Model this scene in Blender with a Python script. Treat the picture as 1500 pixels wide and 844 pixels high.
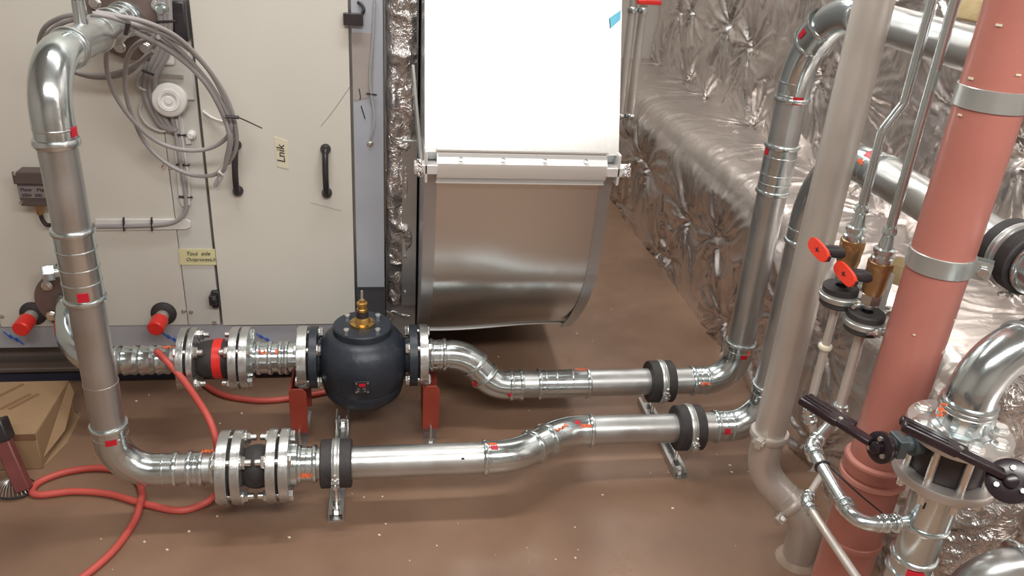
import bpy, math, random
import numpy as np
from mathutils import Vector, Matrix
random.seed(7); rng = np.random.default_rng(7)
for o in list(bpy.data.objects): bpy.data.objects.remove(o)
PI = math.pi
scn = bpy.context.scene
COL = scn.collection

# ------------------------------------------------------------------ camera
F = 1200.5                       # focal length in pixels of the 1500 x 844 frame
def _n(v): v = np.array(v, float); return v/np.linalg.norm(v)
def _pix(x, y): return np.array([(x-750)/F, -(y-422)/F, -1.0])
_Z = -_n(_pix(579, 2900)); _X = _n(_pix(8570, 380)); _X = _n(_X-_X.dot(_Z)*_Z); _Y = np.cross(_Z, _X)
RM = np.array([_X, _Y, _Z]); CP = np.array([0, 0, 1.6])
cam_data = bpy.data.cameras.new('camera'); cam = bpy.data.objects.new('camera', cam_data); COL.objects.link(cam)
cam_data.sensor_fit = 'HORIZONTAL'; cam_data.sensor_width = 36; cam_data.lens = F/1500*36
cam_data.clip_start = 0.02
cam.matrix_world = Matrix.Translation(Vector(CP)) @ Matrix([list(r) for r in RM]).to_4x4()
scn.camera = cam
def at(x, y, **k):               # point of a photograph pixel on the plane X=, Y= or Z=
    d = RM @ _n(_pix(x, y))
    (a, v), = k.items(); i = 'XYZ'.index(a)
    return Vector(CP+(v-CP[i])/d[i]*d)
def proj(p):
    c = RM.T @ (np.array(p)-CP); return 750+F*c[0]/-c[2], 422-F*c[1]/-c[2]
def bis(fn, a, b, t):
    fa = fn(a)-t
    for _ in range(40):
        m = (a+b)/2; fm = fn(m)-t
        if fa*fm <= 0: b = m
        else: a, fa = m, fm
    return (a+b)/2
def zs(X, Y, py): return bis(lambda z: proj((X, Y, z))[1], 0, 1.58, py)
def xs(Y, Z, px): return bis(lambda x: proj((x, Y, Z))[0], -1.8, 1.8, px)
CAM = Vector(CP)

# ------------------------------------------------------------------ world, lamps, added fill, exposure
w = bpy.data.worlds.new('world'); scn.world = w; w.use_nodes = True
w.node_tree.nodes['Background'].inputs[0].default_value = (1, .95, .9, 1)
w.node_tree.nodes['Background'].inputs[1].default_value = 0.02
def area(name, loc, sx, sy, e, col, rot=(0, 0, 0)):
    l = bpy.data.lights.new(name, 'AREA'); l.shape = 'RECTANGLE'; l.size = sx; l.size_y = sy; l.energy = e; l.color = col
    o = bpy.data.objects.new(name, l); COL.objects.link(o); o.location = loc; o.rotation_euler = rot; return o
area('lamp_rear', (-.1, 2.0, 2.72), 1.5, .16, 19, (1, .975, .935))
area('fill_far', (.9, 3.9, 2.72), .3, 1.6, 22, (1, .975, .935))  # added fill light, brightens the foil wall and the floor beside the duct
area('lamp_front', (.35, -.3, 2.72), 2.6, .5, 62, (1, .975, .935))
scn.view_settings.view_transform = 'Standard'; scn.view_settings.look = 'None'
scn.view_settings.exposure = 0.68; scn.view_settings.gamma = 1; scn.view_settings.use_curve_mapping = False

# ------------------------------------------------------------------ materials
def mat(name, col, rough=.5, metal=0, col2=None, cs=6, cf=.5, rv=0, bump=0, bs=40, coat=0, stretch=None, detail=5):
    m = bpy.data.materials.new(name); m.use_nodes = True; nt = m.node_tree; N = nt.nodes; L = nt.links
    b = N['Principled BSDF']; b.inputs['Base Color'].default_value = (*col, 1)
    b.inputs['Roughness'].default_value = rough; b.inputs['Metallic'].default_value = metal
    if coat: b.inputs['Coat Weight'].default_value = coat; b.inputs['Coat Roughness'].default_value = .15
    tc = N.new('ShaderNodeTexCoord'); mp = N.new('ShaderNodeMapping'); L.new(tc.outputs['Object'], mp.inputs[0])
    if stretch: mp.inputs['Scale'].default_value = stretch
    def noise(s, d=detail):
        n = N.new('ShaderNodeTexNoise'); n.inputs['Scale'].default_value = s; n.inputs['Detail'].default_value = d; L.new(mp.outputs[0], n.inputs[0]); return n
    if col2:
        n = noise(cs); r = N.new('ShaderNodeValToRGB'); r.color_ramp.elements[0].position = .5-.3*cf; r.color_ramp.elements[1].position = .5+.3*cf
        r.color_ramp.elements[0].color = (*col, 1); r.color_ramp.elements[1].color = (*col2, 1)
        L.new(n.outputs[0], r.inputs[0]); L.new(r.outputs[0], b.inputs['Base Color'])
    if rv:
        n = noise(cs*1.7+3); mr = N.new('ShaderNodeMapRange'); mr.inputs[1].default_value = .3; mr.inputs[2].default_value = .7
        mr.inputs[3].default_value = max(.02, rough-rv); mr.inputs[4].default_value = rough+rv
        L.new(n.outputs[0], mr.inputs[0]); L.new(mr.outputs[0], b.inputs['Roughness'])
    if bump:
        n = noise(bs); bp = N.new('ShaderNodeBump'); bp.inputs['Strength'].default_value = bump; bp.inputs['Distance'].default_value = .01
        L.new(n.outputs[0], bp.inputs['Height']); L.new(bp.outputs[0], b.inputs['Normal'])
    return m
M = {}
M['galv'] = mat('zinc plated steel', (.56, .64, .66), .19, .95, (.68, .735, .745), 8, .8, .07, .04, 22)
M['pipe'] = mat('satin steel pipe', (.49, .505, .505), .36, .92, (.59, .60, .595), 7, .8, .08, .03, 60)
M['flange'] = mat('galvanised flange', (.66, .67, .66), .3, .9, (.5, .52, .52), 20, .8, .1, .1, 60)
M['flange2'] = mat('matt galvanised flange', (.50, .465, .44), .45, .75, (.58, .54, .51), 9, .8, .06, .05, 50)
M['bolt'] = mat('bright bolt steel', (.78, .78, .76), .25, .95)
M['dull'] = mat('dull stainless pipe', (.56, .52, .475), .45, .62, (.65, .61, .565), 5, .8, .08, .03, 50)
M['rail'] = mat('strut steel', (.55, .55, .54), .35, .9)
M['rusty'] = mat('brown primed flange', (.15, .105, .095), .5, .3, (.22, .17, .15), 20, .8)
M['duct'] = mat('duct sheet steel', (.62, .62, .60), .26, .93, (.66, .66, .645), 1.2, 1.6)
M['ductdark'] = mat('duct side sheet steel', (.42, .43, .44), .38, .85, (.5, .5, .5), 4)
M['strip'] = mat('bright cleat steel', (.82, .82, .81), .5, .65)
M['cab'] = mat('beige cabinet paint', (.625, .605, .545), .42, 0, (.665, .645, .585), 2.5, .9, .06, .01, 120)
M['cab2'] = mat('beige cabinet paint strip', (.57, .56, .525), .45, 0, (.60, .59, .555), 2.5, .9)
M['film'] = mat('blue grey protective film', (.38, .41, .47), .35, .1, (.45, .475, .53), 5, .8, .05, .02, 30)
M['film2'] = mat('brown film patch', (.34, .30, .285), .35, 0, (.38, .34, .32), 5)
M['post'] = mat('dark grey post', (.075, .075, .085), .45, .2)
M['base1'] = mat('base rail film', (.40, .42, .48), .4, .15, (.47, .48, .52), 8)
M['base2'] = mat('brown base recess', (.15, .115, .10), .4, .3, (.2, .16, .14), 6)
M['base3'] = mat('base rail steel', (.45, .42, .40), .3, .85)
M['base4'] = mat('dark blue base', (.035, .04, .07), .5)
M['black'] = mat('black plastic', (.022, .018, .022), .35, 0, (.035, .03, .033), 20)
M['lever'] = mat('black lever plastic', (.014, .009, .012), .25, 0, (.022, .014, .018), 20)
M['rubber'] = mat('black rubber', (.028, .025, .026), .6, 0, (.045, .04, .04), 30, .8, 0, .15, 80)
M['valve'] = mat('blue black valve paint', (.022, .028, .040), .40, .1, (.032, .04, .054), 12, .8, .05, .12, 90)
M['brass'] = mat('brass', (.72, .47, .16), .28, .95, (.6, .36, .11), 12)
M['bronze'] = mat('dull brass valve body', (.52, .33, .17), .38, .9, (.42, .26, .13), 20)
M['red'] = mat('red oxide pipe paint', (.40, .145, .115), .36, 0, (.46, .175, .14), 5, .9, .06, .03, 60)
M['redseal'] = mat('pink seal ring', (.62, .27, .22), .5, 0)
M['redplate'] = mat('red steel plate', (.25, .035, .02), .5, 0, (.31, .05, .03), 9)
M['redcap'] = mat('red plastic cap', (.75, .03, .025), .35)
M['redflag'] = mat('red valve handle plastic', (.78, .045, .02), .38)
M['hose'] = mat('red rubber hose', (.50, .075, .06), .5, 0, (.58, .10, .08), 8)
M['sticker'] = mat('red sticker', (.55, .012, .03), .45)
M['orange'] = mat('orange marker paint', (.95, .17, .05), .5)
M['cable'] = mat('grey cable sheath', (.30, .28, .28), .42, 0, (.34, .32, .32), 9)
M['cable2'] = mat('light grey cable', (.55, .53, .52), .42)
M['white'] = mat('white plastic', (.74, .73, .71), .35, 0, (.68, .67, .65), 9)
M['clear'] = mat('translucent tube plastic', (.6, .62, .64), .2); M['clear'].node_tree.nodes['Principled BSDF'].inputs['Transmission Weight'].default_value = .5
M['card'] = mat('cardboard', (.31, .195, .105), .8, 0, (.38, .25, .14), 6, .8, 0, .1, 60)
M['cardink'] = mat('cardboard print', (.24, .13, .07), .8)
M['tape'] = mat('blue tape', (.18, .62, .85), .5)
M['note'] = mat('yellow paper tape', (.66, .62, .36), .7)
M['mask'] = mat('cream masking tape', (.68, .64, .50), .7)
M['ink'] = mat('black marker ink', (.02, .02, .02), .6)
M['inkblue'] = mat('blue print ink', (.05, .14, .5), .6)
M['maroon'] = mat('maroon stand paint', (.15, .04, .04), .45, 0, (.19, .055, .05), 12)
M['sensor'] = mat('brown sensor enclosure', (.12, .09, .085), .5, .2)
M['plate'] = mat('grey name plate', (.28, .25, .26), .4, .3)
M['foam'] = mat('yellow foam', (.62, .5, .28), .8, 0, (.5, .38, .2), 30, .8, 0, .4, 60)
M['shaft'] = mat('blue grey valve neck', (.09, .115, .125), .4, .5)
M['zincband'] = mat('galvanised band', (.50, .53, .52), .36, .8, (.58, .6, .59), 12)
M['wallp'] = mat('painted concrete wall', (.42, .38, .34), .7, 0, (.47, .43, .39), 2)
M['ceil'] = mat('ceiling concrete', (.45, .43, .40), .8)
M['collar'] = mat('sealant', (.33, .25, .19), .8, 0, (.42, .33, .26), 20)
M['dirt'] = mat('pale debris', (.7, .62, .52), .8)
def floor_mat():
    m = mat('brown floor paint', (.170, .098, .064), .40, 0, (.275, .17, .112), 2.6, .75, .14, .05, 25, detail=9)
    return m
M['floor'] = floor_mat()
def foil_mat(name, col, sc=1, strength=.55, rough=.25):
    m = bpy.data.materials.new(name); m.use_nodes = True; nt = m.node_tree; N = nt.nodes; L = nt.links
    b = N['Principled BSDF']; b.inputs['Metallic'].default_value = .93; b.inputs['Roughness'].default_value = rough
    tc = N.new('ShaderNodeTexCoord')
    n1 = N.new('ShaderNodeTexNoise'); n1.inputs['Scale'].default_value = 7*sc; n1.inputs['Detail'].default_value = 6; n1.inputs['Distortion'].default_value = 1.2
    L.new(tc.outputs['Object'], n1.inputs[0])
    mx = N.new('ShaderNodeMixRGB'); mx.inputs[0].default_value = .12; L.new(tc.outputs['Object'], mx.inputs[1]); L.new(n1.outputs['Color'], mx.inputs[2])
    v = N.new('ShaderNodeTexVoronoi'); v.inputs['Scale'].default_value = 22*sc; L.new(mx.outputs[0], v.inputs[0])
    v2 = N.new('ShaderNodeTexVoronoi'); v2.inputs['Scale'].default_value = 65*sc; L.new(mx.outputs[0], v2.inputs[0])
    a = N.new('ShaderNodeMath'); a.operation = 'MULTIPLY_ADD'; a.inputs[1].default_value = .35
    L.new(v2.outputs['Distance'], a.inputs[0]); L.new(v.outputs['Distance'], a.inputs[2])
    bp = N.new('ShaderNodeBump'); bp.inputs['Strength'].default_value = strength; bp.inputs['Distance'].default_value = .008
    L.new(a.outputs[0], bp.inputs['Height']); L.new(bp.outputs[0], b.inputs['Normal'])
    r = N.new('ShaderNodeValToRGB'); r.color_ramp.elements[0].position = .35; r.color_ramp.elements[1].position = .65
    r.color_ramp.elements[0].color = (*[c*.86 for c in col], 1); r.color_ramp.elements[1].color = (*col, 1)
    L.new(n1.outputs[0], r.inputs[0]); L.new(r.outputs[0], b.inputs['Base Color'])
    return m
M['foil'] = foil_mat('aluminium foil facing', (.87, .81, .775), 1, .2, .30)
M['foil2'] = foil_mat('crumpled aluminium foil', (.72, .69, .67), 1.6, .7, .22)

# ------------------------------------------------------------------ object helpers
ORG = {}
def tag(o, label=None, cat=None, group=None, kind=None):
    for k, v in (('label', label), ('category', cat), ('group', group), ('kind', kind)):
        if v: o[k] = v
    return o
def thing(name, label, cat, loc, group=None):
    o = bpy.data.objects.new(name, None); COL.objects.link(o); o.location = loc; o.empty_display_size = .05
    ORG[o] = Vector(loc); return tag(o, label, cat, group)
class MB:
    def __init__(s): s.v = []; s.f = []
    def add(s, v, f):
        n = len(s.v); s.v += [Vector(p) for p in v]; s.f += [tuple(i+n for i in q) for q in f]; return s
    def box(s, a, b, m=None):
        (x0, y0, z0), (x1, y1, z1) = a, b
        v = [Vector(p) for p in ((x0, y0, z0), (x1, y0, z0), (x1, y1, z0), (x0, y1, z0), (x0, y0, z1), (x1, y0, z1), (x1, y1, z1), (x0, y1, z1))]
        if m: v = [m @ p for p in v]
        return s.add(v, [(0, 3, 2, 1), (4, 5, 6, 7), (0, 1, 5, 4), (1, 2, 6, 5), (2, 3, 7, 6), (3, 0, 4, 7)])
    def bar(s, p, q, w_, h, up=(0, 0, 1)):        # box from p to q
        p, q = Vector(p), Vector(q); d = (q-p); L_ = d.length; d.normalize()
        u = Vector(up); sx = d.cross(u)
        if sx.length < 1e-4: sx = d.cross(Vector((1, 0, 0)))
        sx.normalize(); uu = sx.cross(d)
        m = Matrix((sx, d, uu)).transposed().to_4x4(); m.translation = p
        return s.box((-w_/2, 0, -h/2), (w_/2, L_, h/2), m)
    def lathe(s, o, ax, prof, seg=32, a0=0, a1=2*PI):  # profile (distance, radius) along the axis
        o, w_ = Vector(o), Vector(ax).normalized()
        u = w_.cross(Vector((0, 0, 1)))
        if u.length < .1: u = Vector((1, 0, 0))
        u.normalize(); v = w_.cross(u); full = abs(a1-a0-2*PI) < 1e-6; n = seg if full else seg+1
        P = []
        for d, r in prof:
            for i in range(n):
                t = a0+(a1-a0)*i/seg; P.append(o+w_*d+(u*math.cos(t)+v*math.sin(t))*r)
        fs = []
        for j in range(len(prof)-1):
            for i in range(seg):
                k = (i+1) % n; fs.append((j*n+i, j*n+k, (j+1)*n+k, (j+1)*n+i))
        if full:
            if prof[0][1] > 1e-5 and prof[0] != prof[-1]: fs.append(tuple(reversed(range(n))))
            if prof[-1][1] > 1e-5 and prof[0] != prof[-1]: fs.append(tuple((len(prof)-1)*n+i for i in range(n)))
        return s.add(P, fs)
    def tube(s, pts, r, seg=20, cap=True):
        pts = [Vector(p) for p in pts]; n = len(pts)
        T = [(pts[min(i+1, n-1)]-pts[max(i-1, 0)]).normalized() for i in range(n)]
        u = T[0].cross(Vector((0, 0, 1)))
        if u.length < .1: u = T[0].cross(Vector((1, 0, 0)))
        u.normalize(); P = []
        for i in range(n):
            u = (u-T[i]*u.dot(T[i])).normalized(); v = T[i].cross(u)
            rr = r[i] if isinstance(r, (list, tuple)) else r
            for k in range(seg):
                t = 2*PI*k/seg; P.append(pts[i]+(u*math.cos(t)+v*math.sin(t))*rr)
        fs = [(j*seg+i, j*seg+(i+1) % seg, (j+1)*seg+(i+1) % seg, (j+1)*seg+i) for j in range(n-1) for i in range(seg)]
        if cap: fs += [tuple(reversed(range(seg))), tuple((n-1)*seg+i for i in range(seg))]
        return s.add(P, fs)
    def ring(s, o, ax, r_in, r_out, t, seg=32):
        return s.lathe(o, ax, [(0, r_in), (0, r_out-.001), (.001, r_out), (t-.001, r_out), (t, r_out-.001), (t, r_in), (0, r_in)], seg)
    def hexa(s, o, ax, r, t, rot=0):
        o = Vector(o); w_ = Vector(ax).normalized(); return s.lathe(o, w_, [(0, 0), (0, r*.97), (.001, r), (t-.002, r), (t, r*.86), (t, 0)], 6, rot, rot+2*PI)
    def poly(s, pts, th):         # flat polygon extruded by vector th
        n = len(pts); p = [Vector(a) for a in pts]; q = [a+Vector(th) for a in p]
        return s.add(p+q, [tuple(range(n)), tuple(reversed(range(n, 2*n)))]+[(i, i+n, (i+1) % n+n, (i+1) % n) for i in range(n)])
    def build(s, name, m, parent=None, smooth=True, ang=35, bevel=0):
        me = bpy.data.meshes.new(name)
        lo = Vector((min(p[i] for p in s.v) for i in range(3))); hi = Vector((max(p[i] for p in s.v) for i in range(3)))
        c = (lo+hi)/2
        if parent is None: c.z = lo.z
        me.from_pydata([p-c for p in s.v], [], s.f); me.validate()
        import bmesh
        bm = bmesh.new(); bm.from_mesh(me)
        bmesh.ops.recalc_face_normals(bm, faces=bm.faces)
        bm.to_mesh(me); bm.free()
        if smooth:
            me.polygons.foreach_set('use_smooth', [True]*len(me.polygons)); me.set_sharp_from_angle(angle=math.radians(ang))
        me.materials.append(M[m] if isinstance(m, str) else m)
        o = bpy.data.objects.new(name, me); COL.objects.link(o)
        ORG[o] = c.copy()
        if parent is not None: o.parent = parent; o.location = c-ORG[parent]
        else: o.location = c
        if bevel:
            b = o.modifiers.new('bevel', 'BEVEL'); b.width = bevel; b.segments = 2; b.limit_method = 'ANGLE'
        return o
def fillet(pts, rad, n=12):
    pts = [Vector(p) for p in pts]; out = [pts[0]]
    if not isinstance(rad, (list, tuple)): rad = [rad]*(len(pts)-2)
    for i in range(1, len(pts)-1):
        a = (pts[i-1]-pts[i]).normalized(); b = (pts[i+1]-pts[i]).normalized()
        th = PI-a.angle(b)
        if th < .02: out.append(pts[i]); continue
        t = rad[i-1]*math.tan(th/2); t = min(t, (pts[i-1]-pts[i]).length*.98, (pts[i+1]-pts[i]).length*.98); R = t/math.tan(th/2)
        cdir = (a+b).normalized(); c = pts[i]+cdir*math.sqrt(R*R+t*t)
        s0 = pts[i]+a*t-c; s1 = pts[i]+b*t-c; k = max(3, int(n*th/(PI/2))+1)
        for j in range(k+1):
            f = j/k; v = (s0*math.sin((1-f)*th)+s1*math.sin(f*th))/math.sin(th); out.append(c+v)
    out.append(pts[-1]); return out
def spline(pts, n=10):
    P = [Vector(p) for p in pts]; P = [2*P[0]-P[1]]+P+[2*P[-1]-P[-2]]; out = []
    for i in range(1, len(P)-2):
        for j in range(n):
            t = j/n; a, b, c, d = P[i-1:i+3]
            out.append(.5*((2*b)+(c-a)*t+(2*a-5*b+4*c-d)*t*t+(3*b-a-3*c+d)*t**3))
    out.append(P[-2]); return out

PR = .0445                      # radius of the 88.9 mm pipes
def bead_prof(r, w_=.014, h=.006):
    return [(-w_/2, r), (-w_*.4, r+h*.7), (-w_*.15, r+h), (w_*.15, r+h), (w_*.4, r+h*.7), (w_/2, r)]
def bead(parent, p, ax, r=PR+.0015, w_=.014, h=.006, m='galv'):
    return MB().lathe(p, ax, bead_prof(r, w_, h), 36).build('press_bead', m, parent)
def patch(parent, name, m, p, ax, r, length, width, side=None, twist=0):      # sticker lying on a pipe
    p = Vector(p); ax = Vector(ax).normalized(); d = (CAM-p) if side is None else Vector(side); d = (d-ax*d.dot(ax)).normalized()
    if abs(ax.x) > .5: twist = -twist
    if twist: d = Matrix.Rotation(twist, 3, ax) @ d
    e = ax.cross(d); n = 6; a = width/r/2; pts = []; fs = []
    for k in range(n+1):
        t = -a+2*a*k/n; q = d*math.cos(t)+e*math.sin(t)
        for s_, rr in ((-.5, r+.0008), (.5, r+.0008), (-.5, r-.001), (.5, r-.001)): pts.append(p+ax*length*s_+q*(rr+.0012))
    for k in range(n): b = 4*k; fs += [(b, b+1, b+5, b+4), (b+2, b+6, b+7, b+3), (b, b+4, b+6, b+2), (b+1, b+3, b+7, b+5)]
    fs += [(0, 2, 3, 1), (4*n, 4*n+1, 4*n+3, 4*n+2)]
    return MB().add(pts, fs).build(name, m, parent)
def scribble(parent, p, ax, r, length, width, twist=0, m='orange', th=.0016, n=7, side=None):
    p = Vector(p); ax = Vector(ax).normalized(); d = (CAM-p) if side is None else Vector(side); d = (d-ax*d.dot(ax)).normalized()
    d = Matrix.Rotation(-twist if abs(ax.x) > .5 else twist, 3, ax) @ d; e = ax.cross(d); mb = MB(); pts = []
    rr = random.Random(int(length*1e5)+n)
    for k in range(n*2):
        s_ = -.5+k/(n*2-1)+rr.uniform(-.05, .05); t = (.5 if k % 2 else -.5)*rr.uniform(.5, 1)*width/r
        pts.append(p+ax*length*s_+(d*math.cos(t)+e*math.sin(t))*(r+.0008))
    mb.tube(spline(pts, 4), th, 6); return mb.build('marker_scribble', m, parent)
def coupling(parent, a, b, ax=None, r=PR, seams=(), beads=True, m='galv', name='coupling'):
    a, b = Vector(a), Vector(b); d = (b-a); L_ = d.length; d.normalize()
    o = MB().lathe(a, d, [(0, r), (.001, r+.003), (L_-.001, r+.003), (L_, r)], 36).build(name, m, parent)
    if beads:
        for q in (a+d*.007, b-d*.007): bead(o, q, d, r+.002, m=m)
    for s_ in seams: bead(o, a+d*L_*s_, d, r+.002, .006, .0025, m)
    return o
def elbow(parent, A, B, Cc, R, r=PR, ext=.045, m='galv', beads=(1, 1), stick=None, name='elbow', n=16, bw=.014):
    """fitting round the corner B between A and C"""
    A, B, Cc = Vector(A), Vector(B), Vector(Cc); a = (A-B).normalized(); b = (Cc-B).normalized(); th = PI-a.angle(b); t = R*math.tan(th/2)
    pts = fillet([B+a*(t+ext), B, B+b*(t+ext)], R, n)
    o = MB().tube(pts, r+.0022, 36).build(name, m, parent)
    if beads[0]: bead(o, B+a*(t+ext-.008), a, r+.0015, bw, m=m); bead(o, B+a*(t+ext*.35), a, r+.0015, .005, .002, m)
    if beads[1]: bead(o, B+b*(t+ext-.008), b, r+.0015, bw, m=m); bead(o, B+b*(t+ext*.35), b, r+.0015, .005, .002, m)
    return o, B+a*(t+ext), B+b*(t+ext)
def pipe(parent, a, b, r=PR, m='pipe', seg=36): return MB().tube([a, b], r, seg).build('pipe', m, parent)
MESH = {}
def inst(key, maker, name, m, parent, loc, ax, roll=0):          # alike pieces share one mesh; the piece's own +Z turns to ax
    if key not in MESH:
        o = maker().build(name, m, None)
        me = o.data; off = o.location.copy(); me.transform(Matrix.Translation(off)); bpy.data.objects.remove(o); MESH[key] = me
    o = bpy.data.objects.new(name, MESH[key]); COL.objects.link(o); o.parent = parent
    q = Vector(ax).to_track_quat('Z', 'Y'); o.rotation_mode = 'QUATERNION'; o.rotation_quaternion = q @ Matrix.Rotation(roll, 3, 'Z').to_quaternion()
    o.location = Vector(loc)-ORG[parent]; return o
def bolt_mb(L_, r=.008, hr=.0135, tail=.018):
    mb = MB(); mb.hexa((0, 0, 0), (0, 0, -1), hr, .009); mb.lathe((0, 0, 0), (0, 0, 1), [(0, r), (L_+tail, r*.98), (L_+tail+.002, r*.7)], 12)
    mb.lathe((0, 0, L_), (0, 0, 1), [(0, hr*1.25), (.002, hr*1.25)], 20); mb.hexa((0, 0, L_+.002), (0, 0, 1), hr, .011, .3); return mb
def bolts(parent, c, ax, rad, L_, n=8, a0=PI/8, tail=.018, r=.008, hr=.0135):
    c = Vector(c); ax = Vector(ax).normalized(); u = ax.cross(Vector((0, 0, 1)))
    if u.length < .1: u = Vector((1, 0, 0))
    u.normalize(); v = ax.cross(u)
    for i in range(n):
        t = a0+2*PI*i/n
        inst(('bolt', round(L_, 3), tail, r, hr), lambda: bolt_mb(L_, r, hr, tail), 'bolt', 'bolt', parent, c+(u*math.cos(t)+v*math.sin(t))*rad, ax, random.random()*6)
def text(parent, s, loc, size, m, rx=PI/2, ry=0, rz=0, shear=0):
    cu = bpy.data.curves.new('lettering', 'FONT'); cu.body = s; cu.size = size; cu.extrude = .0004; cu.shear = shear
    t = bpy.data.objects.new('lettering', cu); COL.objects.link(t)
    me = bpy.data.meshes.new_from_object(t); bpy.data.objects.remove(t); me.materials.append(M[m])
    o = bpy.data.objects.new('lettering', me); COL.objects.link(o); o.parent = parent
    o.rotation_euler = (rx, ry, rz); o.location = Vector(loc)-ORG[parent]; ORG[o] = Vector(loc); return o

# ------------------------------------------------------------------ the room
def struct(mb, name, m, **k): o = mb.build(name, m, **k); o['kind'] = 'structure'; return o
struct(MB().box((-2.6, -2.6, -.1), (2.6, 5.4, 0)), 'floor', 'floor', smooth=False)
struct(MB().box((-2.6, -2.6, 2.85), (2.6, 5.4, 2.95)), 'ceiling', 'ceil', smooth=False)
struct(MB().box((-2.7, -2.6, 0), (-2.6, 5.4, 2.85)), 'wall_left', 'wallp', smooth=False)
struct(MB().box((-2.6, 5.3, 0), (2.6, 5.4, 2.85)), 'wall_back', 'wallp', smooth=False)
struct(MB().box((-2.6, -2.7, 0), (2.6, -2.6, 2.85)), 'wall_front', 'wallp', smooth=False)
def vnoise(x, y, seed):
    xi = np.floor(x).astype(int); yi = np.floor(y).astype(int); fx = x-xi; fy = y-yi; fx = fx*fx*(3-2*fx); fy = fy*fy*(3-2*fy)
    def h(a, b): t = np.sin(a*127.1+b*311.7+seed*74.7)*43758.5453; return t-np.floor(t)
    return (h(xi, yi)*(1-fx)+h(xi+1, yi)*fx)*(1-fy)+(h(xi, yi+1)*(1-fx)+h(xi+1, yi+1)*fx)*fy
def ridge(x, y, s): return 1-np.abs(2*vnoise(x, y, s)-1)
def grid_mesh(name, P, m, parent=None, flip=False):
    nu, nv, _ = P.shape; me = bpy.data.meshes.new(name); c = Vector(P.reshape(-1, 3).mean(0)); c.z = float(P[..., 2].min())
    me.vertices.add(nu*nv); me.vertices.foreach_set('co', (P.reshape(-1, 3)-np.array(c)).ravel())
    i = np.arange(nu*nv).reshape(nu, nv); q = np.stack([i[:-1, :-1], i[1:, :-1], i[1:, 1:], i[:-1, 1:]], -1).reshape(-1, 4)
    if flip: q = q[:, ::-1]
    me.loops.add(q.size); me.loops.foreach_set('vertex_index', q.ravel().astype(np.int32)); me.polygons.add(len(q))
    me.polygons.foreach_set('loop_start', np.arange(0, q.size, 4, dtype=np.int32)); me.polygons.foreach_set('use_smooth', np.ones(len(q), bool))
    me.update(calc_edges=True); me.validate(); me.materials.append(M[m])
    o = bpy.data.objects.new(name, me); COL.objects.link(o); ORG[o] = c.copy()
    if parent is None: o.location = c
    else: o.parent = parent; o.location = c-ORG[parent]
    return o
def foil_disp(U, Vv, pins, amp=.06, wr=.012, seed=1):
    best = np.full(U.shape, 9.); th = np.zeros(U.shape); ph = np.zeros(U.shape)
    for k, (pu, pv) in enumerate(pins):
        d = np.hypot(U-pu, (Vv-pv)); mk = d < best
        best = np.where(mk, d, best); th = np.where(mk, np.arctan2(Vv-pv, U-pu), th); ph = np.where(mk, k*1.7, ph)
    h = amp*(1-np.exp(-best/.10))
    a = th+.35*vnoise(U*5, Vv*5, 3)+.12*vnoise(U*13, Vv*13, 4)
    w_ = sum(ridge(a*q+ph*q, best*b_*.5+ph, 40+k)**2*g for k, (q, b_, g) in enumerate(((2.2, 2, .6), (4.1, 3, .6), (8.3, 4, .42), (15., 6, .2), (26, 8, .08))))
    h += wr*w_*np.exp(-best/.27)*np.clip(best/.03, 0, 1)*2.9
    h += .006*ridge(U*5+3*vnoise(U*3, Vv*3, 5), Vv*4+2*vnoise(U*2, Vv*3, 6), 11)**4 + .0022*ridge(U*19+2*vnoise(U*7, Vv*7, 5), Vv*16+2*vnoise(U*6, Vv*6, 8), 12)**3 + .02*vnoise(U*3, Vv*3, 21)
    return h
def foil_wall():
    # profile: lower face, rolled edge, ledge, upper face (distance along it, x, z, outward normal)
    prof = []; XL, XU, ZL, Rr = 1.40, 1.80, .615, .035
    for z in np.arange(0, ZL-Rr, .008): prof.append((XL, z, -1, 0))
    for t in np.linspace(0, PI/2, 9): prof.append((XL+Rr-Rr*math.cos(t), ZL-Rr+Rr*math.sin(t), -math.cos(t), math.sin(t)))
    for x in np.arange(XL+Rr+.01, XU-.02, .01): prof.append((x, ZL, 0, 1))
    for t in np.linspace(0, 1, 4): prof.append((XU-.015+.015*t, ZL+.015*t, -.7, .7))
    for z in np.arange(ZL+.025, 1.7, .009): prof.append((XU, z, -1, 0))
    for z in np.arange(1.75, 2.86, .05): prof.append((XU, z, -1, 0))
    prof = np.array(prof); s_ = np.concatenate([[0], np.cumsum(np.hypot(np.diff(prof[:, 0]), np.diff(prof[:, 1])))])
    y = np.concatenate([np.arange(-2.6, .6, .06), np.arange(.6, 5.3, .0085)])
    U, S = np.meshgrid(y, s_, indexing='ij')
    pins = []
    k = 0
    for yy in np.arange(-2.5, 5.4, .44):
        for ss in (.05, .36, 1.0, 1.40, 1.82, 2.2, 2.7):
            pins.append((yy+rng.uniform(-.08, .08)+(.18 if k % 2 else 0), ss+rng.uniform(-.05, .05))); k += 1
    h = foil_disp(U, S, pins); sr0 = ZL-Rr/2; cal = np.exp(-((S-sr0)/.04)**2); h = h*(1-.75*cal)+cal*(.018+.006*ridge(U*17, S*14+U*3, 31)**2+.010*vnoise(U*7, S*9, 33))
    P = np.zeros(U.shape+(3,)); P[..., 0] = prof[None, :, 0]+prof[None, :, 2]*h; P[..., 1] = U; P[..., 2] = np.clip(prof[None, :, 1]+prof[None, :, 3]*h*.6, 0, 2.85)
    o = grid_mesh('wall_right', P, 'foil'); o['kind'] = 'structure'
    return pins, prof, s_
foil_wall()

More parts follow.
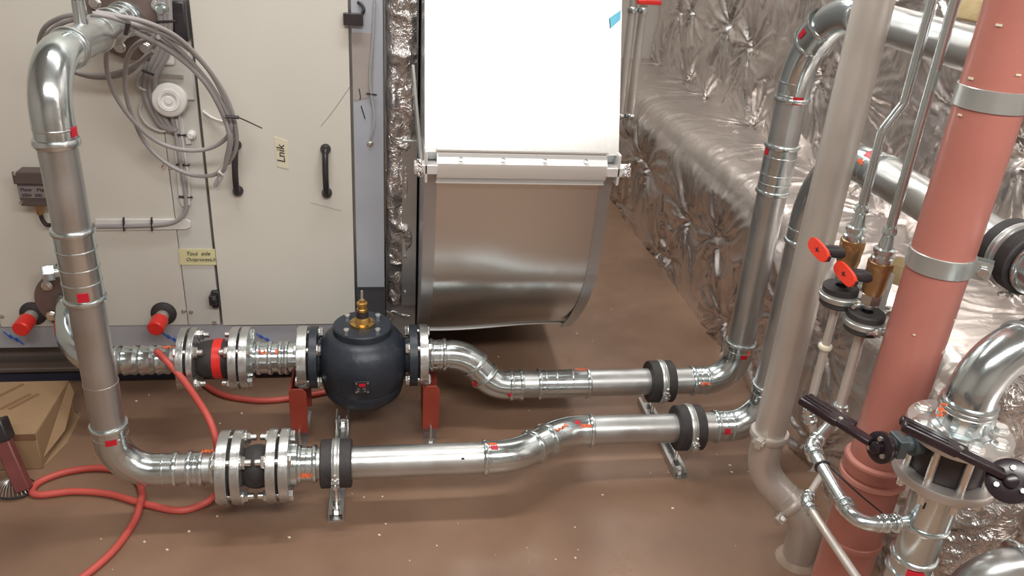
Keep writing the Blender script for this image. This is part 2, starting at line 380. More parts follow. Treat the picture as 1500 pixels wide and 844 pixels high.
# ------------------------------------------------------------------ air handling unit on the left
YC = 2.53
ahu = thing('air_handling_unit', 'large beige panelled air handling unit cabinet behind the pipes', 'air handler', (-1.2, 3.4, 0))
def C(px, py, y=YC): return at(px, py, Y=y)
xa, xb, xd = -1.235, -.655, -.548
def panel(name, x0, x1, z0=.228, z1=2.3, m='cab', y=YC, th=.03, g=.0009):
    return MB().box((x0+g, y, z0), (x1-g, y+th, z1)).build(name, m, ahu, bevel=.0015)
MB().box((-2.5, YC+.03, .15), (-.005, 5.2, 2.3)).build('carcass', 'zincband', ahu, smooth=False)
panel('panel', -2.5, xa); panel('panel', xa, xb); panel('centre_strip', xb, xd-.003, m='cab2')
door = panel('door', xd+.004, -.104, y=YC-.006, th=.036)
MB().box((-2.5, YC+.002, .15), (-.003, YC+.05, .226)).build('base_rail', 'base1', ahu)
MB().box((-2.5, YC+.06, .085), (-.003, YC+.10, .15)).build('base_recess', 'base2', ahu)
MB().box((-2.5, YC+.005, .148), (-.003, YC+.06, .152)).build('base_rail_lip', 'base3', ahu)
MB().box((-2.5, YC+.015, .06), (-.003, YC+.08, .085)).box((-2.5, YC+.01, .05), (-.003, YC+.075, .06)).build('base_runner', 'base3', ahu)
MB().box((-2.5, YC+.03, 0), (-.003, YC+.12, .05)).build('plinth', 'base4', ahu)
post = MB().box((-.098, YC-.004, .15), (-.004, YC+.03, .37)).build('corner_post', 'post', ahu)
flm = MB().box((-.096, YC-.008, .37), (-.006, YC+.03, 2.3)).build('protective_film', 'film', ahu)
MB().poly([(-.094, YC-.008, 1.20), (-.03, YC-.008, 1.20), (-.036, YC-.008, 1.03), (-.05, YC-.008, 1.01), (-.094, YC-.008, 1.0)], (0, -.0015, 0)).build('torn_film', 'film2', flm)
MB().tube(spline([C(549, 0, YC-.014), C(546, 60, YC-.014), C(542, 120, YC-.014), C(548, 165, YC-.018), C(547, 190, YC-.02), C(542, 207, YC-.012)]), .004, 8).build('drain_tube', 'clear', ahu)
MB().lathe(C(542, 210, YC-.006), (0, -1, 0), [(0, .011), (.004, .010), (.008, .004), (.008, 0)], 16).build('rivet', 'bolt', ahu)
MB().bar(C(537, 137, YC-.016), C(552, 139, YC-.016), .006, .004).build('tape_band', 'black', ahu)
for pts in ([(526, 130), (528, 142), (527, 146)], [(529, 155), (533, 168), (535, 174)]):
    MB().tube(spline([C(a, b, YC-.0095) for a, b in pts]), .0016, 6).build('marker_stroke', 'ink', flm)
hng = MB(); hng.box((-.118, YC-.03, .005), (-.062, YC-.007, .038), Matrix.Translation((0, 0, C(520, 38)[2])))
hng.tube(spline([C(527, 26, YC-.02), C(533, 15, YC-.022), C(529, 6, YC-.016), C(524, 3, YC-.01)]), .005, 8); hng.build('hinge', 'black', ahu, bevel=.003)
def handle(parent, px0, py0, px1, py1):
    a, b = C(px0, py0, YC-.006), C(px1, py1, YC-.006); mb = MB()
    mb.tube(spline([a+Vector((0, -.006, 0)), a+Vector((0, -.028, -.012)), (a+b)/2+Vector((0, -.042, 0)), b+Vector((0, -.028, .012)), b+Vector((0, -.006, 0))]), [.012]*8+[.0095]*25+[.012]*8, 12)
    for q in (a, b): mb.lathe(q+Vector((0, .002, 0)), (0, -1, 0), [(0, .0165), (.014, .0155), (.02, .011), (.02, 0)], 16)
    return mb.build('handle', 'black', parent)
handle(door, 477, 218, 479, 282); handle(door, 346, 212, 349, 279)
def knob(px, py, parent=ahu):
    p = C(px, py); mb = MB(); mb.box((-.013, -.02, -.03), (.012, 0, .03), Matrix.Translation(p)); mb.box((-.017, -.038, -.012), (.006, -.018, .022), Matrix.Translation(p))
    mb.lathe(p+Vector((0, -.036, .012)), (0, -1, 0), [(0, .009), (.012, .008), (.012, 0)], 12); return mb.build('latch', 'black', parent, bevel=.003)
knob(317, 436)
lt = MB().box((-.02, -.045, -.06), (.018, 0, .05), Matrix.Translation(C(268, 26))); lt.build('latch', 'black', ahu, bevel=.006)
for px, py in ((240, 243), (250, 245), (269, 456), (280, 457), (314, 473), (3, 463)):
    inst('screw', lambda: MB().lathe((0, 0, 0), (0, 0, 1), [(-.003, .0085), (0, .0085), (.003, .007), (.004, .0035), (.003, .003), (.003, 0)], 14), 'screw', 'bolt', ahu, C(px, py), (0, -1, 0))
# printing on the film of the base rail
for px, s_ in ((0, 'FI'), (242, 'FILTER'), (376, 'FIL'), (482, 'FI')):
    pass
for px in (5, 236, 372, 480):
    for k in range(3):
        MB().bar(at(px+k*9, 486+k*4.5, Y=YC-.0), at(px+12+k*9, 496+k*4.5, Y=YC-.0), .003, .004, (0, 1, 0)).build('print_mark', 'inkblue', ahu)
# scratches on the door
for pts in ([(455, 297), (470, 301), (500, 309)], [(470, 185), (490, 160), (516, 122)]):
    MB().tube(spline([C(a, b, YC-.0062) for a, b in pts]), .0006, 5).build('scratch', 'base2', ahu)

# notes
nt_ = thing('paper_note', 'yellow paper note with two handwritten lines on the cabinet strip', 'note', C(289, 376, YC-.003))
a, b = C(261, 365, YC-.003), C(317, 388, YC-.003)
MB().box((a.x, YC-.004, b.z), (b.x, YC-.001, a.z)).build('paper', 'note', nt_)
text(nt_, 'Tout  side', (a.x+.022, YC-.0048, a.z-.021), .018, 'ink', shear=.25); text(nt_, 'Outprocess,Ing', (a.x+.020, YC-.0048, a.z-.041), .0165, 'ink', shear=.25)
n2 = thing('tape_label', 'cream masking tape strip with upright handwriting on the cabinet door', 'label', C(412, 222, YC-.008))
a, b = C(401, 200, YC-.009), C(424, 248, YC-.009)
MB().poly([(a.x, YC-.006, a.z), (b.x, YC-.006, a.z-.015), (b.x-.003, YC-.006, b.z), (a.x+.004, YC-.006, b.z+.008)], (0, -.0015, 0)).build('tape', 'mask', n2)
text(n2, 'Lnik', (b.x-.012, YC-.0082, b.z+.020), .034, 'ink', ry=-PI/2, shear=.2)
tg = thing('tape_strip', 'white tape tail stuck beside the coil tie on the cabinet', 'tape', C(315, 170, YC-.01))
MB().tube(spline([C(297, 163, YC-.012), C(312, 173, YC-.014), C(330, 178, YC-.03), C(345, 172, YC-.05)]), .004, 8).build('strip', 'white', tg)

# trays with cables
tr = thing('cable_tray', 'upright white cable strip fixed below the round pressure switch', 'cable strip', C(264, 235))
a, b = C(259, 172), C(273, 301)
MB().poly([C(252, 172), C(268, 172), C(280, 294), C(276, 302), C(268, 302), C(263, 294)], (0, -.008, 0)).build('strip', 'white', tr, bevel=.002)
for px, py in ((262, 197), (267, 241), (271, 288)): MB().bar(C(px-9, py, YC-.013), C(px+11, py+1, YC-.013), .004, .009, (0, 1, 0)).build('cable_tie', 'black', tr)
tr2 = thing('cable_tray', 'level white cable strip running to the left riser pipe', 'cable strip', C(215, 329))
MB().poly([C(140, 320), C(274, 320), C(280, 324), C(280, 332), C(274, 335), C(140, 337)], (0, -.008, 0)).build('strip', 'white', tr2, bevel=.002)
for px in (181, 222): MB().bar(C(px, 319, YC-.014), C(px+1, 338, YC-.014), .004, .011, (0, 1, 0)).build('cable_tie', 'black', tr2)
yc = YC-.013
tag(MB().tube(spline([C(250, 160, yc), C(258, 200, yc), C(268, 260, yc), C(273, 300, yc), C(266, 318, yc), C(245, 328, yc), C(200, 331, yc), C(135, 332, yc)]), .0065, 10).build('cable', 'cable'), 'grey cable tied along both white strips and turning the corner', 'cable')
tag(MB().tube(spline([C(262, 165, yc), C(268, 210, yc), C(276, 262, yc), C(277, 300, yc)]), .0045, 8).build('cable', 'cable2'), 'thin pale cable tied on the upright white strip', 'cable')

# round pressure switch on its bracket
ps = thing('pressure_switch', 'round white pressure switch with clear lid on the cabinet', 'switch', C(250, 145))
MB().box((-.055, -.012, -.10), (.05, 0, .10), Matrix.Translation(C(255, 95))).build('bracket', 'cab2', ps, bevel=.004)
MB().box((-.03, -.02, -.005), (.035, -.01, .005), Matrix.Translation(C(252, 110))).build('slot_plate', 'zincband', ps)
MB().box((-.018, -.03, -.045), (.016, -.01, .045), Matrix.Translation(C(248, 70))).build('terminal_cover', 'white', ps, bevel=.008)
q = C(250, 145)
bd = MB().lathe(q, (.1, -1, .12), [(0, .048), (.028, .050), (.036, .046), (.040, .038), (.040, 0)], 40).build('body', 'white', ps)
MB().lathe(q+Vector((.004, -.038, .005)), (.1, -1, .12), [(0, .033), (.006, .031), (.006, .022), (.002, .020), (.002, .012), (.006, .010), (.006, 0)], 36).build('dial', 'white', bd)
MB().lathe(C(236, 132, YC-.02), (-1, -.1, .1), [(0, .012), (.018, .012), (.018, .008), (.032, .007), (.032, 0)], 14).build('nozzle', 'white', ps)
MB().tube(spline([C(222, 131, YC-.02), C(212, 132, YC-.03), C(203, 126, YC-.03), (C(203, 112, YC-.03)), C(212, 100, YC-.03), C(216, 90, YC-.03)]), .0055, 10).build('hose', 'clear', ps)
MB().tube(spline([C(250, 190, YC-.01), C(235, 192, YC-.015), C(215, 182, YC-.015), C(205, 165, YC-.015), C(207, 150, YC-.015)]), .004, 8).build('hose', 'cable2', ps)
tag(MB().lathe(C(281, 197), (0, -1, 0), [(0, .014), (.012, .013), (.014, .009), (.022, .008), (.022, 0)], 16).box((-.014, -.012, -.02), (.0, 0, 0), Matrix.Translation(C(280, 200))).build('test_nipple', 'white'), 'small white nipple beside the upright cable strip', 'nipple')
# cables coming down from above
for k, (dx, lab) in enumerate(((0, 'leftmost grey cable dropping from above to the round switch'), (8, 'middle grey cable dropping from above to the round switch'), (16, 'rightmost grey cable dropping from above to the round switch'))):
    tag(MB().tube(spline([C(232+dx*.9, -60, YC-.05), C(233+dx*.9, 0, YC-.05), C(236+dx*.8, 40, YC-.05), C(230+dx, 75, YC-.04), C(218+dx, 100, YC-.03), C(213+dx*.8, 118, YC-.03), C(214+dx, 145, YC-.02), C(232+dx*.8, 180, YC-.01), C(252+dx*.4, 192, YC-.014)]), .0085, 10).build('cable', 'cable'), lab, 'cable')
tag(MB().tube([C(228, 32, YC-.062), C(258, 31, YC-.062)], .0035, 8).tube([C(208, 103, YC-.045), C(226, 110, YC-.045)], .0035, 8).build('cable_tie', 'black'), 'black ties round the three dropping grey cables', 'cable tie')

# brown sensor box
sb = thing('sensor_box', 'brown sensor box with a text plate left of the riser', 'sensor', C(62, 265))
ctr = C(72, 266, YC)
mb = MB().box((-.068, -.06, -.058), (.068, 0, .046), Matrix.Translation(ctr)); mb.build('enclosure', 'sensor', sb, bevel=.004)
MB().box((-.073, -.065, .012), (.073, -.055, .050), Matrix.Translation(ctr)).build('lid', 'sensor', sb, bevel=.003)
pl = MB().box((-.064, -.0635, -.030), (.064, -.06, .006), Matrix.Translation(ctr)).build('text_plate', 'plate', sb)
text(pl, 'Flow   Meter   Flow', ctr+Vector((-.058, -.0645, -.009)), .016, 'ink'); text(pl, '2004  500  A000', ctr+Vector((-.058, -.0645, -.026)), .014, 'ink')
for dz in (.045, -.045): MB().lathe(ctr+Vector((-.064, -.06, dz)), (0, -1, 0), [(0, .006), (.008, .005), (.008, 0)], 10).build('screw', 'bolt', sb)
gl = ctr+Vector((-.03, -.03, -.062)); MB().hexa(gl, (0, 0, -1), .016, .015).lathe(gl, (0, 0, -1), [(.01, .012), (.03, .011), (.034, .007), (.034, 0)], 14).build('gland', 'bronze', sb)
MB().tube(spline([gl+Vector((0, 0, -.03)), gl+Vector((.002, 0, -.05)), gl+Vector((.012, -.003, -.065)), gl+Vector((.026, -.003, -.066))]), .0065, 10).build('cable_stub', 'black', sb)

# red capped drain stubs
for px, lab in ((237, 'red capped drain stub between riser and cabinet seam'), (46, 'red capped drain stub at the left edge')):
    t = thing('drain_stub', lab, 'drain', C(px+3, 463), 'red capped drain stubs on the cabinet'); p = C(px+3, 459)
    MB().lathe(p, (0, -1, 0), [(0, .041), (.006, .040), (.014, .030), (.016, .02), (.016, 0)], 32).build('grommet', 'rubber', t)
    d = Vector((-.05, -1, -.06)); MB().lathe(p, d, [(0, .021), (.05, .021), (.05, 0)], 24).build('stub_pipe', 'dull', t)
    MB().lathe(p+d*.045, d, [(0, .0265), (.05, .0255), (.054, .022), (.054, 0)], 28).build('cap', 'redcap', t)

# ------------------------------------------------------------------ foil wrapped joint strip between post and duct
fs_ = thing('foil_wrapped_joint', 'foil wrapped duct joint between the cabinet post and the big duct', 'duct insulation', (.045, 2.7, 0))
def foil_sheet(name, x0, x1, z0, z1, y, parent, amp, seed, dx=.006, edge=.02, m='foil2'):
    xx = np.arange(x0, x1+dx, dx); zz = np.arange(z0, z1, dx); U, W = np.meshgrid(xx, zz, indexing='ij')
    e = np.clip(np.minimum(U-x0, x1-U)/edge, 0, 1)**.5
    h = amp*(.5*ridge(U*20, W*11+seed, seed)**2+.6*vnoise(U*14+seed, W*9, seed+2)+.3*ridge(U*40, W*30, seed+5)**3)+edge*e
    P = np.stack([U+.006*vnoise(U*0, W*15, seed), y-h, W], -1); return grid_mesh(name, P, m, parent, flip=True)
foil_sheet('foil', .0, .085, .45, 2.2, YC+.03, fs_, .03, 3)
foil_sheet('foil', .0, .055, .30, .43, YC+.03, fs_, .02, 9)
MB().box((0, YC+.031, .15), (.10, 3.0, 2.2)).build('duct_neck', 'ductdark', fs_)
MB().box((.052, YC-.01, .30), (.10, YC+.005, .88)).build('flange_plate', 'ductdark', fs_, bevel=.002)
for py in (247, 289, 333, 376, 428):
    z = zs(.065, YC-.01, py); inst('rivet2', lambda: MB().lathe((0, 0, 0), (0, 0, 1), [(0, .006), (.003, .005), (.004, 0)], 10), 'rivet', 'bolt', fs_, (.063, YC-.01, z), (0, -1, 0))
MB().tube(spline([C(566, 465), C(575, 456), C(590, 461), C(600, 463)]), .004, 6).tube(spline([C(570, 470), C(574, 462), C(566, 455)]), .006, 6).build('loose_foil', 'foil2', fs_)
MB().tube([C(566, 249, YC), C(566, 250, YC)], .003).tube([C(567, 291, YC), C(567, 292, YC)], .003).build('rivet', 'bolt', fs_)

# ------------------------------------------------------------------ big sheet metal duct
dk = thing('ventilation_duct', 'big bright sheet metal duct curving back behind the control valve', 'duct', (.38, 2.6, 0))
DX0, DX1 = .110, .655
low = [(2.212, .94), (2.224, .90), (2.235, .82), (2.245, .74), (2.253, .66), (2.265, .58), (2.283, .51), (2.31, .455), (2.345, .40), (2.39, .345), (2.44, .29), (2.49, .245), (2.54, .20)]
top = [(2.82, 2.6), (2.35, 1.345), (2.2, .94)]
def sheet(prof, x0, x1, off=0, th=.003):
    mb = MB(); n = len(prof); v = []
    for i, (y, z) in enumerate(prof):
        a = prof[max(i-1, 0)]; b = prof[min(i+1, n-1)]; t = Vector((0, b[0]-a[0], b[1]-a[1])).normalized(); nr = Vector((0, t.z, -t.y))
        if nr.y > 0: nr = -nr
        for x in (x0, x1):
            for o_ in (off, off-th): v.append(Vector((x, y, z))+nr*o_)
    f = []
    for i in range(n-1):
        b = 4*i; f += [(b, b+2, b+6, b+4), (b+1, b+5, b+7, b+3), (b, b+4, b+5, b+1), (b+2, b+3, b+7, b+6)]
    f += [(0, 1, 3, 2), (4*n-4, 4*n-2, 4*n-1, 4*n-3)]
    return mb.add(v, f)
sheet(top, DX0, DX1).build('upper_sheet', 'duct', dk, ang=20)
# lower sheet, slightly buckled at its bottom
lw = spline([Vector((0, y, z)) for y, z in low], 4); xx = np.linspace(DX0+.004, DX1-.004, 40)
P = np.zeros((40, len(lw), 3))
for j, p in enumerate(lw):
    g = max(0, (.36-p.z)/.16)
    for i, x in enumerate(xx): P[i, j] = (x, p.y-.010*g*math.sin((x-DX0)/(DX1-DX0)*PI*1.6+.6), p.z+.012*g*(1-math.cos((x-DX0)*6))*.5-.0)
grid_mesh('lower_sheet', P, 'duct', dk, flip=False)
MB().tube([Vector(P[i, -1])+Vector((0, -.002, -.002)) for i in range(40)], .004, 8).build('hem', 'strip', dk)
for x0, x1 in ((DX0-.002, DX0+.034), (DX1-.034, DX1+.002)):
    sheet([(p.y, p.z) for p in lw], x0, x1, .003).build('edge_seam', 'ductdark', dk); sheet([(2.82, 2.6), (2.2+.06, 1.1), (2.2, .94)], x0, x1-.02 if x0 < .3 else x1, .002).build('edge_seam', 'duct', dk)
for x in (DX0-.003, DX1):
    pts = [(x, y, z) for y, z in top]+[(x, p.y, p.z) for p in lw]+[(x, 3.0, .16), (x, 3.05, .9), (x, 3.2, 2.6)]
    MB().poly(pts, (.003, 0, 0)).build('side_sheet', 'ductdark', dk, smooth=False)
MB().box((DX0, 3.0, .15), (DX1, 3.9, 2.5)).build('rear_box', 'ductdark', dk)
cl = [(.0, .945), (.010, .945), (.012, .938), (.022, .930), (.034, .915), (.034, .890), (.026, .872), (.012, .862), (.006, .856), (0, .856)]
mb = MB(); x0, x1 = DX0+.03, DX1-.032
mb.poly([(x0, 2.21-d, z) for d, z in cl], (x1-x0, 0, 0)); cv = mb.build('joint_cleat', 'strip', dk, ang=25)
for z, y in ((.950, 2.192), (.853, 2.205)): MB().box((x0-.001, y-.006, z-.002), (x1+.001, y+.01, z+.002)).build('cleat_edge', 'strip', cv)
for k in range(4): inst('rivet3', lambda: MB().lathe((0, 0, 0), (0, 0, 1), [(0, .007), (.003, .006), (.004, 0)], 12), 'rivet', 'bolt', dk, (.205+k*.118, 2.178, .928), (0, -1, .6))
for s_, x in ((-1, DX0), (1, DX1)):
    mb = MB().box((x-.032 if s_ < 0 else x-.034, 2.17, .885), (x+.032 if s_ < 0 else x+.036, 2.215, .912)); mb.box((x-.004, 2.17, .86), (x+.004, 2.30, .95))
    mb.lathe((x+s_*.022, 2.17, .9), (0, -1, 0), [(0, .008), (.01, .007), (.01, 0)], 6); c = mb.build('corner_bracket', 'strip', dk, bevel=.002)
    grid = [Vector((x+s_*(.010+.024*random.random()), 2.166-random.random()*.012, .882+random.random()*.045)) for _ in range(9)]
    MB().tube(spline(grid, 3), .004, 5).build('sealing_foil', 'foil2', c)
MB().bar((.078, 2.40, 1.13), (.098, 2.24, .90), .007, .03).build('side_stay', 'duct', dk)
MB().poly([(DX1-.034, 2.333-.01, 1.30), (DX1-.003, 2.342-.01, 1.32), (DX1-.003, 2.338-.012, 1.295), (DX1-.030, 2.328-.012, 1.272)], (0, -.0012, 0)).build('blue_tape', 'tape', dk)
MB().bar((.30, 2.9, .0), (.34, 2.75, .19), .03, .006).build('brace', 'redplate', dk)

# conduits in the far corner
for k, (dx, lab) in enumerate(((0, 'left grey upright pipe in the far corner beside the duct'), (.055, 'right grey upright pipe in the far corner beside the duct'))):
    t = thing('corner_pipe', lab, 'pipe', (1.235+dx, 4.2, .45)); pts = fillet([(1.235+dx, 4.2, 2.8), (1.235+dx, 4.2, .50), (1.30+dx, 4.25, .44)], .05)
    MB().tube(pts, .021, 20).build('pipe', 'dull', t)
    for z in (1.10, .56): MB().lathe((1.235+dx, 4.2, z), (0, 0, 1), bead_prof(.021, .03, .006), 24).build('collar', 'galv', t)
    if k: MB().box((1.24, 4.13, 1.135), (1.36, 4.17, 1.155)).build('lever_handle', 'redcap', t, bevel=.003)

# ------------------------------------------------------------------ pipe runs
R = PR
# (1) left riser
R = .0403
RX, RY, ZT, ZB = -.700, 1.84, 1.222, .168
YL = 1.84
t = thing('pipe_run', 'left riser pipe from the top cabinet flange down to the floor elbow', 'pipework', (RX, RY, .1))
p1, p2, p3, p4 = Vector((RX, 2.47, ZT)), Vector((RX, RY, ZT)), Vector((RX, RY, ZB)), Vector((-.40, YL, ZB))
fl = MB().ring((RX, 2.51, ZT), (0, -1, 0), .03, .118, .018, 48).build('wall_flange', 'rusty', t)
bolts(t, (RX, 2.508, ZT), (0, -1, 0), .088, .022, 8, .4, .006)
e, a1, a2 = elbow(t, p1, p2, p3, .118, ext=.055, r=R)
zz = [zs(RX, RY, y) for y in (205, 340, 385, 408, 436, 560, 625)]
patch(e, 'sticker', 'sticker', (RX, RY, a2.z+.030), (0, 0, 1), R+.0025, .020, .022, twist=1.05)
coupling(t, (RX, 2.44, ZT), (RX, 2.30, ZT), seams=(.3, .6), r=R); pipe(t, (RX, 2.5, ZT), a1, R); bead(t, (RX, 2.2, ZT), (0, 1, 0), R)
st = MB().lathe((RX, 2.11, ZT+.03), (0, 0, 1), [(0, .016), (.06, .015), (.062, .02), (.085, .02), (.09, .012), (.10, .012), (.10, 0)], 20).build('nozzle', 'galv', t)
MB().tube([(RX-.03, 2.11, ZT+.12), (RX+.03, 2.11, ZT+.12)], .006, 10).build('tap', 'bolt', st)
MB().lathe((RX+.10, 2.45, ZT+.03), (0, -1, 0), bead_prof(.012, .01, .006), 16).lathe((RX+.1, 2.45, ZT+.03), (0, -1, 0), [(0, .012), (.03, .01), (.03, 0)], 12).build('lifting_eye', 'galv', t)
bead(t, (RX, RY, zz[0]-.004), (0, 0, 1), R, .022, .008)
pipe(t, a2, (RX, RY, zz[1]), R)
cp = coupling(t, (RX, RY, zz[1]+.012), (RX, RY, zz[4]-.008), seams=(.28, .52, .72), r=R)
patch(cp, 'sticker', 'sticker', (RX, RY, zs(RX, RY, 425)), (0, 0, 1), R+.003, .022, .024, twist=-.1)
e, b1, b2 = elbow(t, p2, p3, p4, .100, ext=.055, r=R)
pipe(t, (RX, RY, zz[4]), b1, R); bead(t, (RX, RY, zz[5]), (0, 0, 1), R, .004, .0012, 'pipe')
patch(e, 'sticker', 'sticker', (RX, RY, b1.z-.035), (0, 0, 1), R+.0025, .016, .026, twist=-.05)
xl = [xs(YL, ZB, p) for p in (232, 262, 275, 300, 325)]
pipe(t, b2, (xl[4], YL, ZB), R); coupling(t, (xl[2], YL, ZB), (xl[3], YL, ZB), seams=(.5,), r=R); bead(t, (xl[4]-.02, YL, ZB), (1, 0, 0), R)
R = PR
scribble(t, (xl[3]+.01, YL, ZB), (1, 0, 0), R+.004, .03, .02, twist=1.15, n=4)
# hex plug stub on the cabinet beside it
hp = C(95, 387, 2.50); k = thing('plug_stub', 'hex plugged steel stub sticking out left of the riser', 'plug', hp)
MB().lathe(hp+Vector((0, .03, 0)), (0, -1, 0), [(0, .02), (.06, .02), (.06, 0)], 20).build('stub_pipe', 'galv', k); hh = Vector(hp)+Vector((-.01, -.06, 0))
MB().hexa(hh, (-1, -.35, 0), .026, .034, .3).lathe(hh, (1, .35, 0), [(-.0, .017), (.06, .017), (.06, 0)], 16).build('hex_plug', 'galv', k)
def jointset(name, label, Y, Z, px, rf, band):
    """px: photograph columns of the flange faces; Y, Z: axis height and depth"""
    x = [xs(Y, Z, p) for p in px]; t = thing(name, label, 'pipe joint', ((x[0]+x[-1])/2, Y, 0)); ax = (1, 0, 0)
    for i, nm in ((0, 'pipe_flange'), (2, 'joint_flange'), (4, 'joint_flange'), (6, 'pipe_flange')):
        MB().ring((x[i], Y, Z), ax, R if nm == 'pipe_flange' else R-.004, rf, x[i+1]-x[i], 48).build(nm, 'flange', t, bevel=.001)
    for i in (1, 5): MB().ring((x[i], Y, Z), ax, R-.005, rf-.022, x[i+1]-x[i], 40).build('gasket', 'rubber', t)
    L_ = x[4]-x[3]; n = 14
    pr = [(L_*k/n, .046+(.013)*math.sin(PI*k/n)**.6) for k in range(n+1)]
    rb = MB().lathe((x[3], Y, Z), ax, pr, 40).build('rubber_bellows', 'rubber', t)
    if band: MB().lathe((x[3]+L_*.48, Y, Z), ax, [(0, .05), (0, .0615), (L_*.26, .0615), (L_*.26, .05)], 40).build('red_band', 'redcap', rb)
    bolts(t, (x[0], Y, Z), ax, rf-.021, x[3]-x[0], 4, PI/4, .026, .009, .016); bolts(t, (x[7], Y, Z), (-1, 0, 0), rf-.021, x[7]-x[4], 4, PI/4, .026, .009, .016)
    return t, x
jt, xj = jointset('expansion_joint', 'lower rubber expansion joint between two pairs of bolted flanges', YL, ZB, (324, 340, 345, 359, 395, 409, 413, 427), .099, False)
# (2) lower pipe to the right, offset and up behind the grey waste pipe
YR, ZR, X3 = 1.975, .150, 1.150
t = thing('pipe_run', 'lower galvanised pipe crossing the floor with an offset and a hidden riser', 'pipework', (.3, 1.9, .1))
xq = [xs(YL, ZB, p) for p in (427, 437, 465, 712, 760)]
pipe(t, (xq[0], YL, ZB), (xq[3], YL, ZB)); MB().ring((xq[0], YL, ZB), (1, 0, 0), R, R+.014, .018).build('flange_neck', 'galv', t)
cp = coupling(t, (xq[0]+.015, YL, ZB), (xq[2], YL, ZB), seams=(.5,)); scribble(cp, (xq[2]-.025, YL, ZB), (1, 0, 0), R+.005, .035, .014, twist=-.65, n=5)
xo2 = xs(YR, ZR, 838); xo1 = xs(YL, ZB, 742)
A0, B0, B1, C1 = Vector((xq[0], YL, ZB)), Vector((xo1+.02, YL, ZB)), Vector((xo2-.025, YR, ZR)), Vector((X3, YR, ZR))
e, s1, s2 = elbow(t, A0, B0, B1, .17, ext=.03); scribble(e, s1+Vector((.022, 0, 0)), (1, 0, 0), R+.003, .03, .008, twist=.9, n=5)
patch(e, 'sticker', 'sticker', s1+Vector((.03, 0, 0)), (1, 0, 0), R+.002, .02, .012, twist=.6)
e2, s3, s4 = elbow(t, B0, B1, C1, .17, ext=.03); patch(e2, 'sticker', 'sticker', s4-Vector((.055, 0, 0)), (1, 0, 0), R+.002, .016, .012, twist=.55)
scribble(e2, s4-Vector((.03, 0, 0)), (1, 0, 0), R+.003, .035, .012, twist=.3, n=5)
scribble(e2, B1+(B0-B1).normalized()*.05+Vector((0, 0, -.0)), (B1-B0), R+.008, .05, .012, twist=.25, n=4)
pipe(t, s2, s3, m='galv')
T3 = Vector((X3, YR, 1.055)); U3 = Vector((X3, .3, 1.055))
e, f1, f2 = elbow(t, B1, C1, T3, .105, ext=.05); pipe(t, s4, f1)
patch(e, 'sticker', 'sticker', f1+Vector((.03, 0, 0)), (1, 0, 0), R+.002, .018, .018, twist=-.35); bead(e, f1+Vector((.055, 0, 0)), (1, 0, 0), R, .008, .004)
scribble(t, (xs(YL, ZB, 676), YL, ZB), (1, 0, 0), R, .008, .010, m='ink', th=.001, n=3)
e, g1, g2 = elbow(t, C1, T3, U3, .22, ext=.07, n=20); pipe(t, f2, g1); pipe(t, g2, U3)
mk_ = T3+Vector((0, -.0644, -.0644)); bead(e, mk_, (0, -.7, .7), R+.001, .012, .004); patch(e, 'sticker', 'sticker', g2+Vector((0, .045, 0)), (0, 1, 0), R+.002, .03, .02, twist=.6); scribble(e, g2+Vector((0, .05, 0)), (0, 1, 0), R+.003, .02, .012, twist=.05, n=3)
# (3) upper left branch
R = .038
YU, ZU = 2.25, .262
t = thing('pipe_run', 'short pipe from the lower cabinet flange behind the riser to the upper joint', 'pipework', (-.8, 2.3, .1))
q0 = Vector((-1.006, 2.505, .335)); q1 = Vector((-1.005, 2.36, .335)); q2 = Vector((-.93, YU, ZU)); xk = xs(YU, ZU, 266); q3 = Vector((xk, YU, ZU))
MB().ring(q0+Vector((0, .02, 0)), (0, -1, 0), .03, .1, .018, 48).build('wall_flange', 'rusty', t); bolts(t, q0+Vector((0, .018, 0)), (0, -1, 0), .076, .022, 4, .75, .006)
pts = spline([q0, at(100, 462, Y=2.44), at(101, 490, Y=2.37), at(116, 516, Y=2.30), at(144, 531, Y=2.26), Vector((-.80, YU, ZU))], 10); MB().tube(pts, R, 36).build('elbow', 'galv', t)
pipe(t, (-.82, YU, ZU), q3, R); bead(t, (-.80, YU, ZU), (1, 0, 0), R)
xm = [xs(YU, ZU, p) for p in (178, 198, 204, 225, 228, 246, 252)]
for a, b in ((0, 2), (2, 4), (4, 6)): MB().lathe((xm[a], YU, ZU), (1, 0, 0), [(0, R), ((xm[b]-xm[a])*.2, R+.008), ((xm[b]-xm[a])*.5, R+.004), ((xm[b]-xm[a])*.8, R+.007), (xm[b]-xm[a], R)], 36).build('press_adapter', 'galv', t)
scribble(t, (xm[6], YU, ZU), (1, 0, 0), R+.006, .045, .012, twist=1.0, n=5)
ju, xu = jointset('expansion_joint', 'upper rubber expansion joint with a red band on its bellows', YU, ZU, (267, 278, 282, 291, 341, 353, 356, 368), .097, True)
R = PR
# (4) spool to the valve
t = thing('pipe_run', 'short flanged spool between red banded joint and black valve', 'pipework', (-.33, YU, .1))
xv = [xs(YU, ZU, p) for p in (368, 376, 400, 408, 424, 438)]
pipe(t, (xu[7], YU, ZU), (xv[5]+.01, YU, ZU), m='galv'); cp = coupling(t, (xv[1], YU, ZU), (xv[2], YU, ZU)); coupling(t, (xv[3], YU, ZU), (xv[4], YU, ZU), seams=(.5,))
MB().ring((xu[7], YU, ZU), (1, 0, 0), R, R+.016, .012).build('flange_neck', 'galv', t)
scribble(cp, ((xv[1]+xv[2])/2, YU, ZU), (1, 0, 0), R+.005, .045, .02, twist=.35, n=4); scribble(t, (xv[3], YU, ZU), (1, 0, 0), R+.006, .006, .016, twist=.35, n=3)
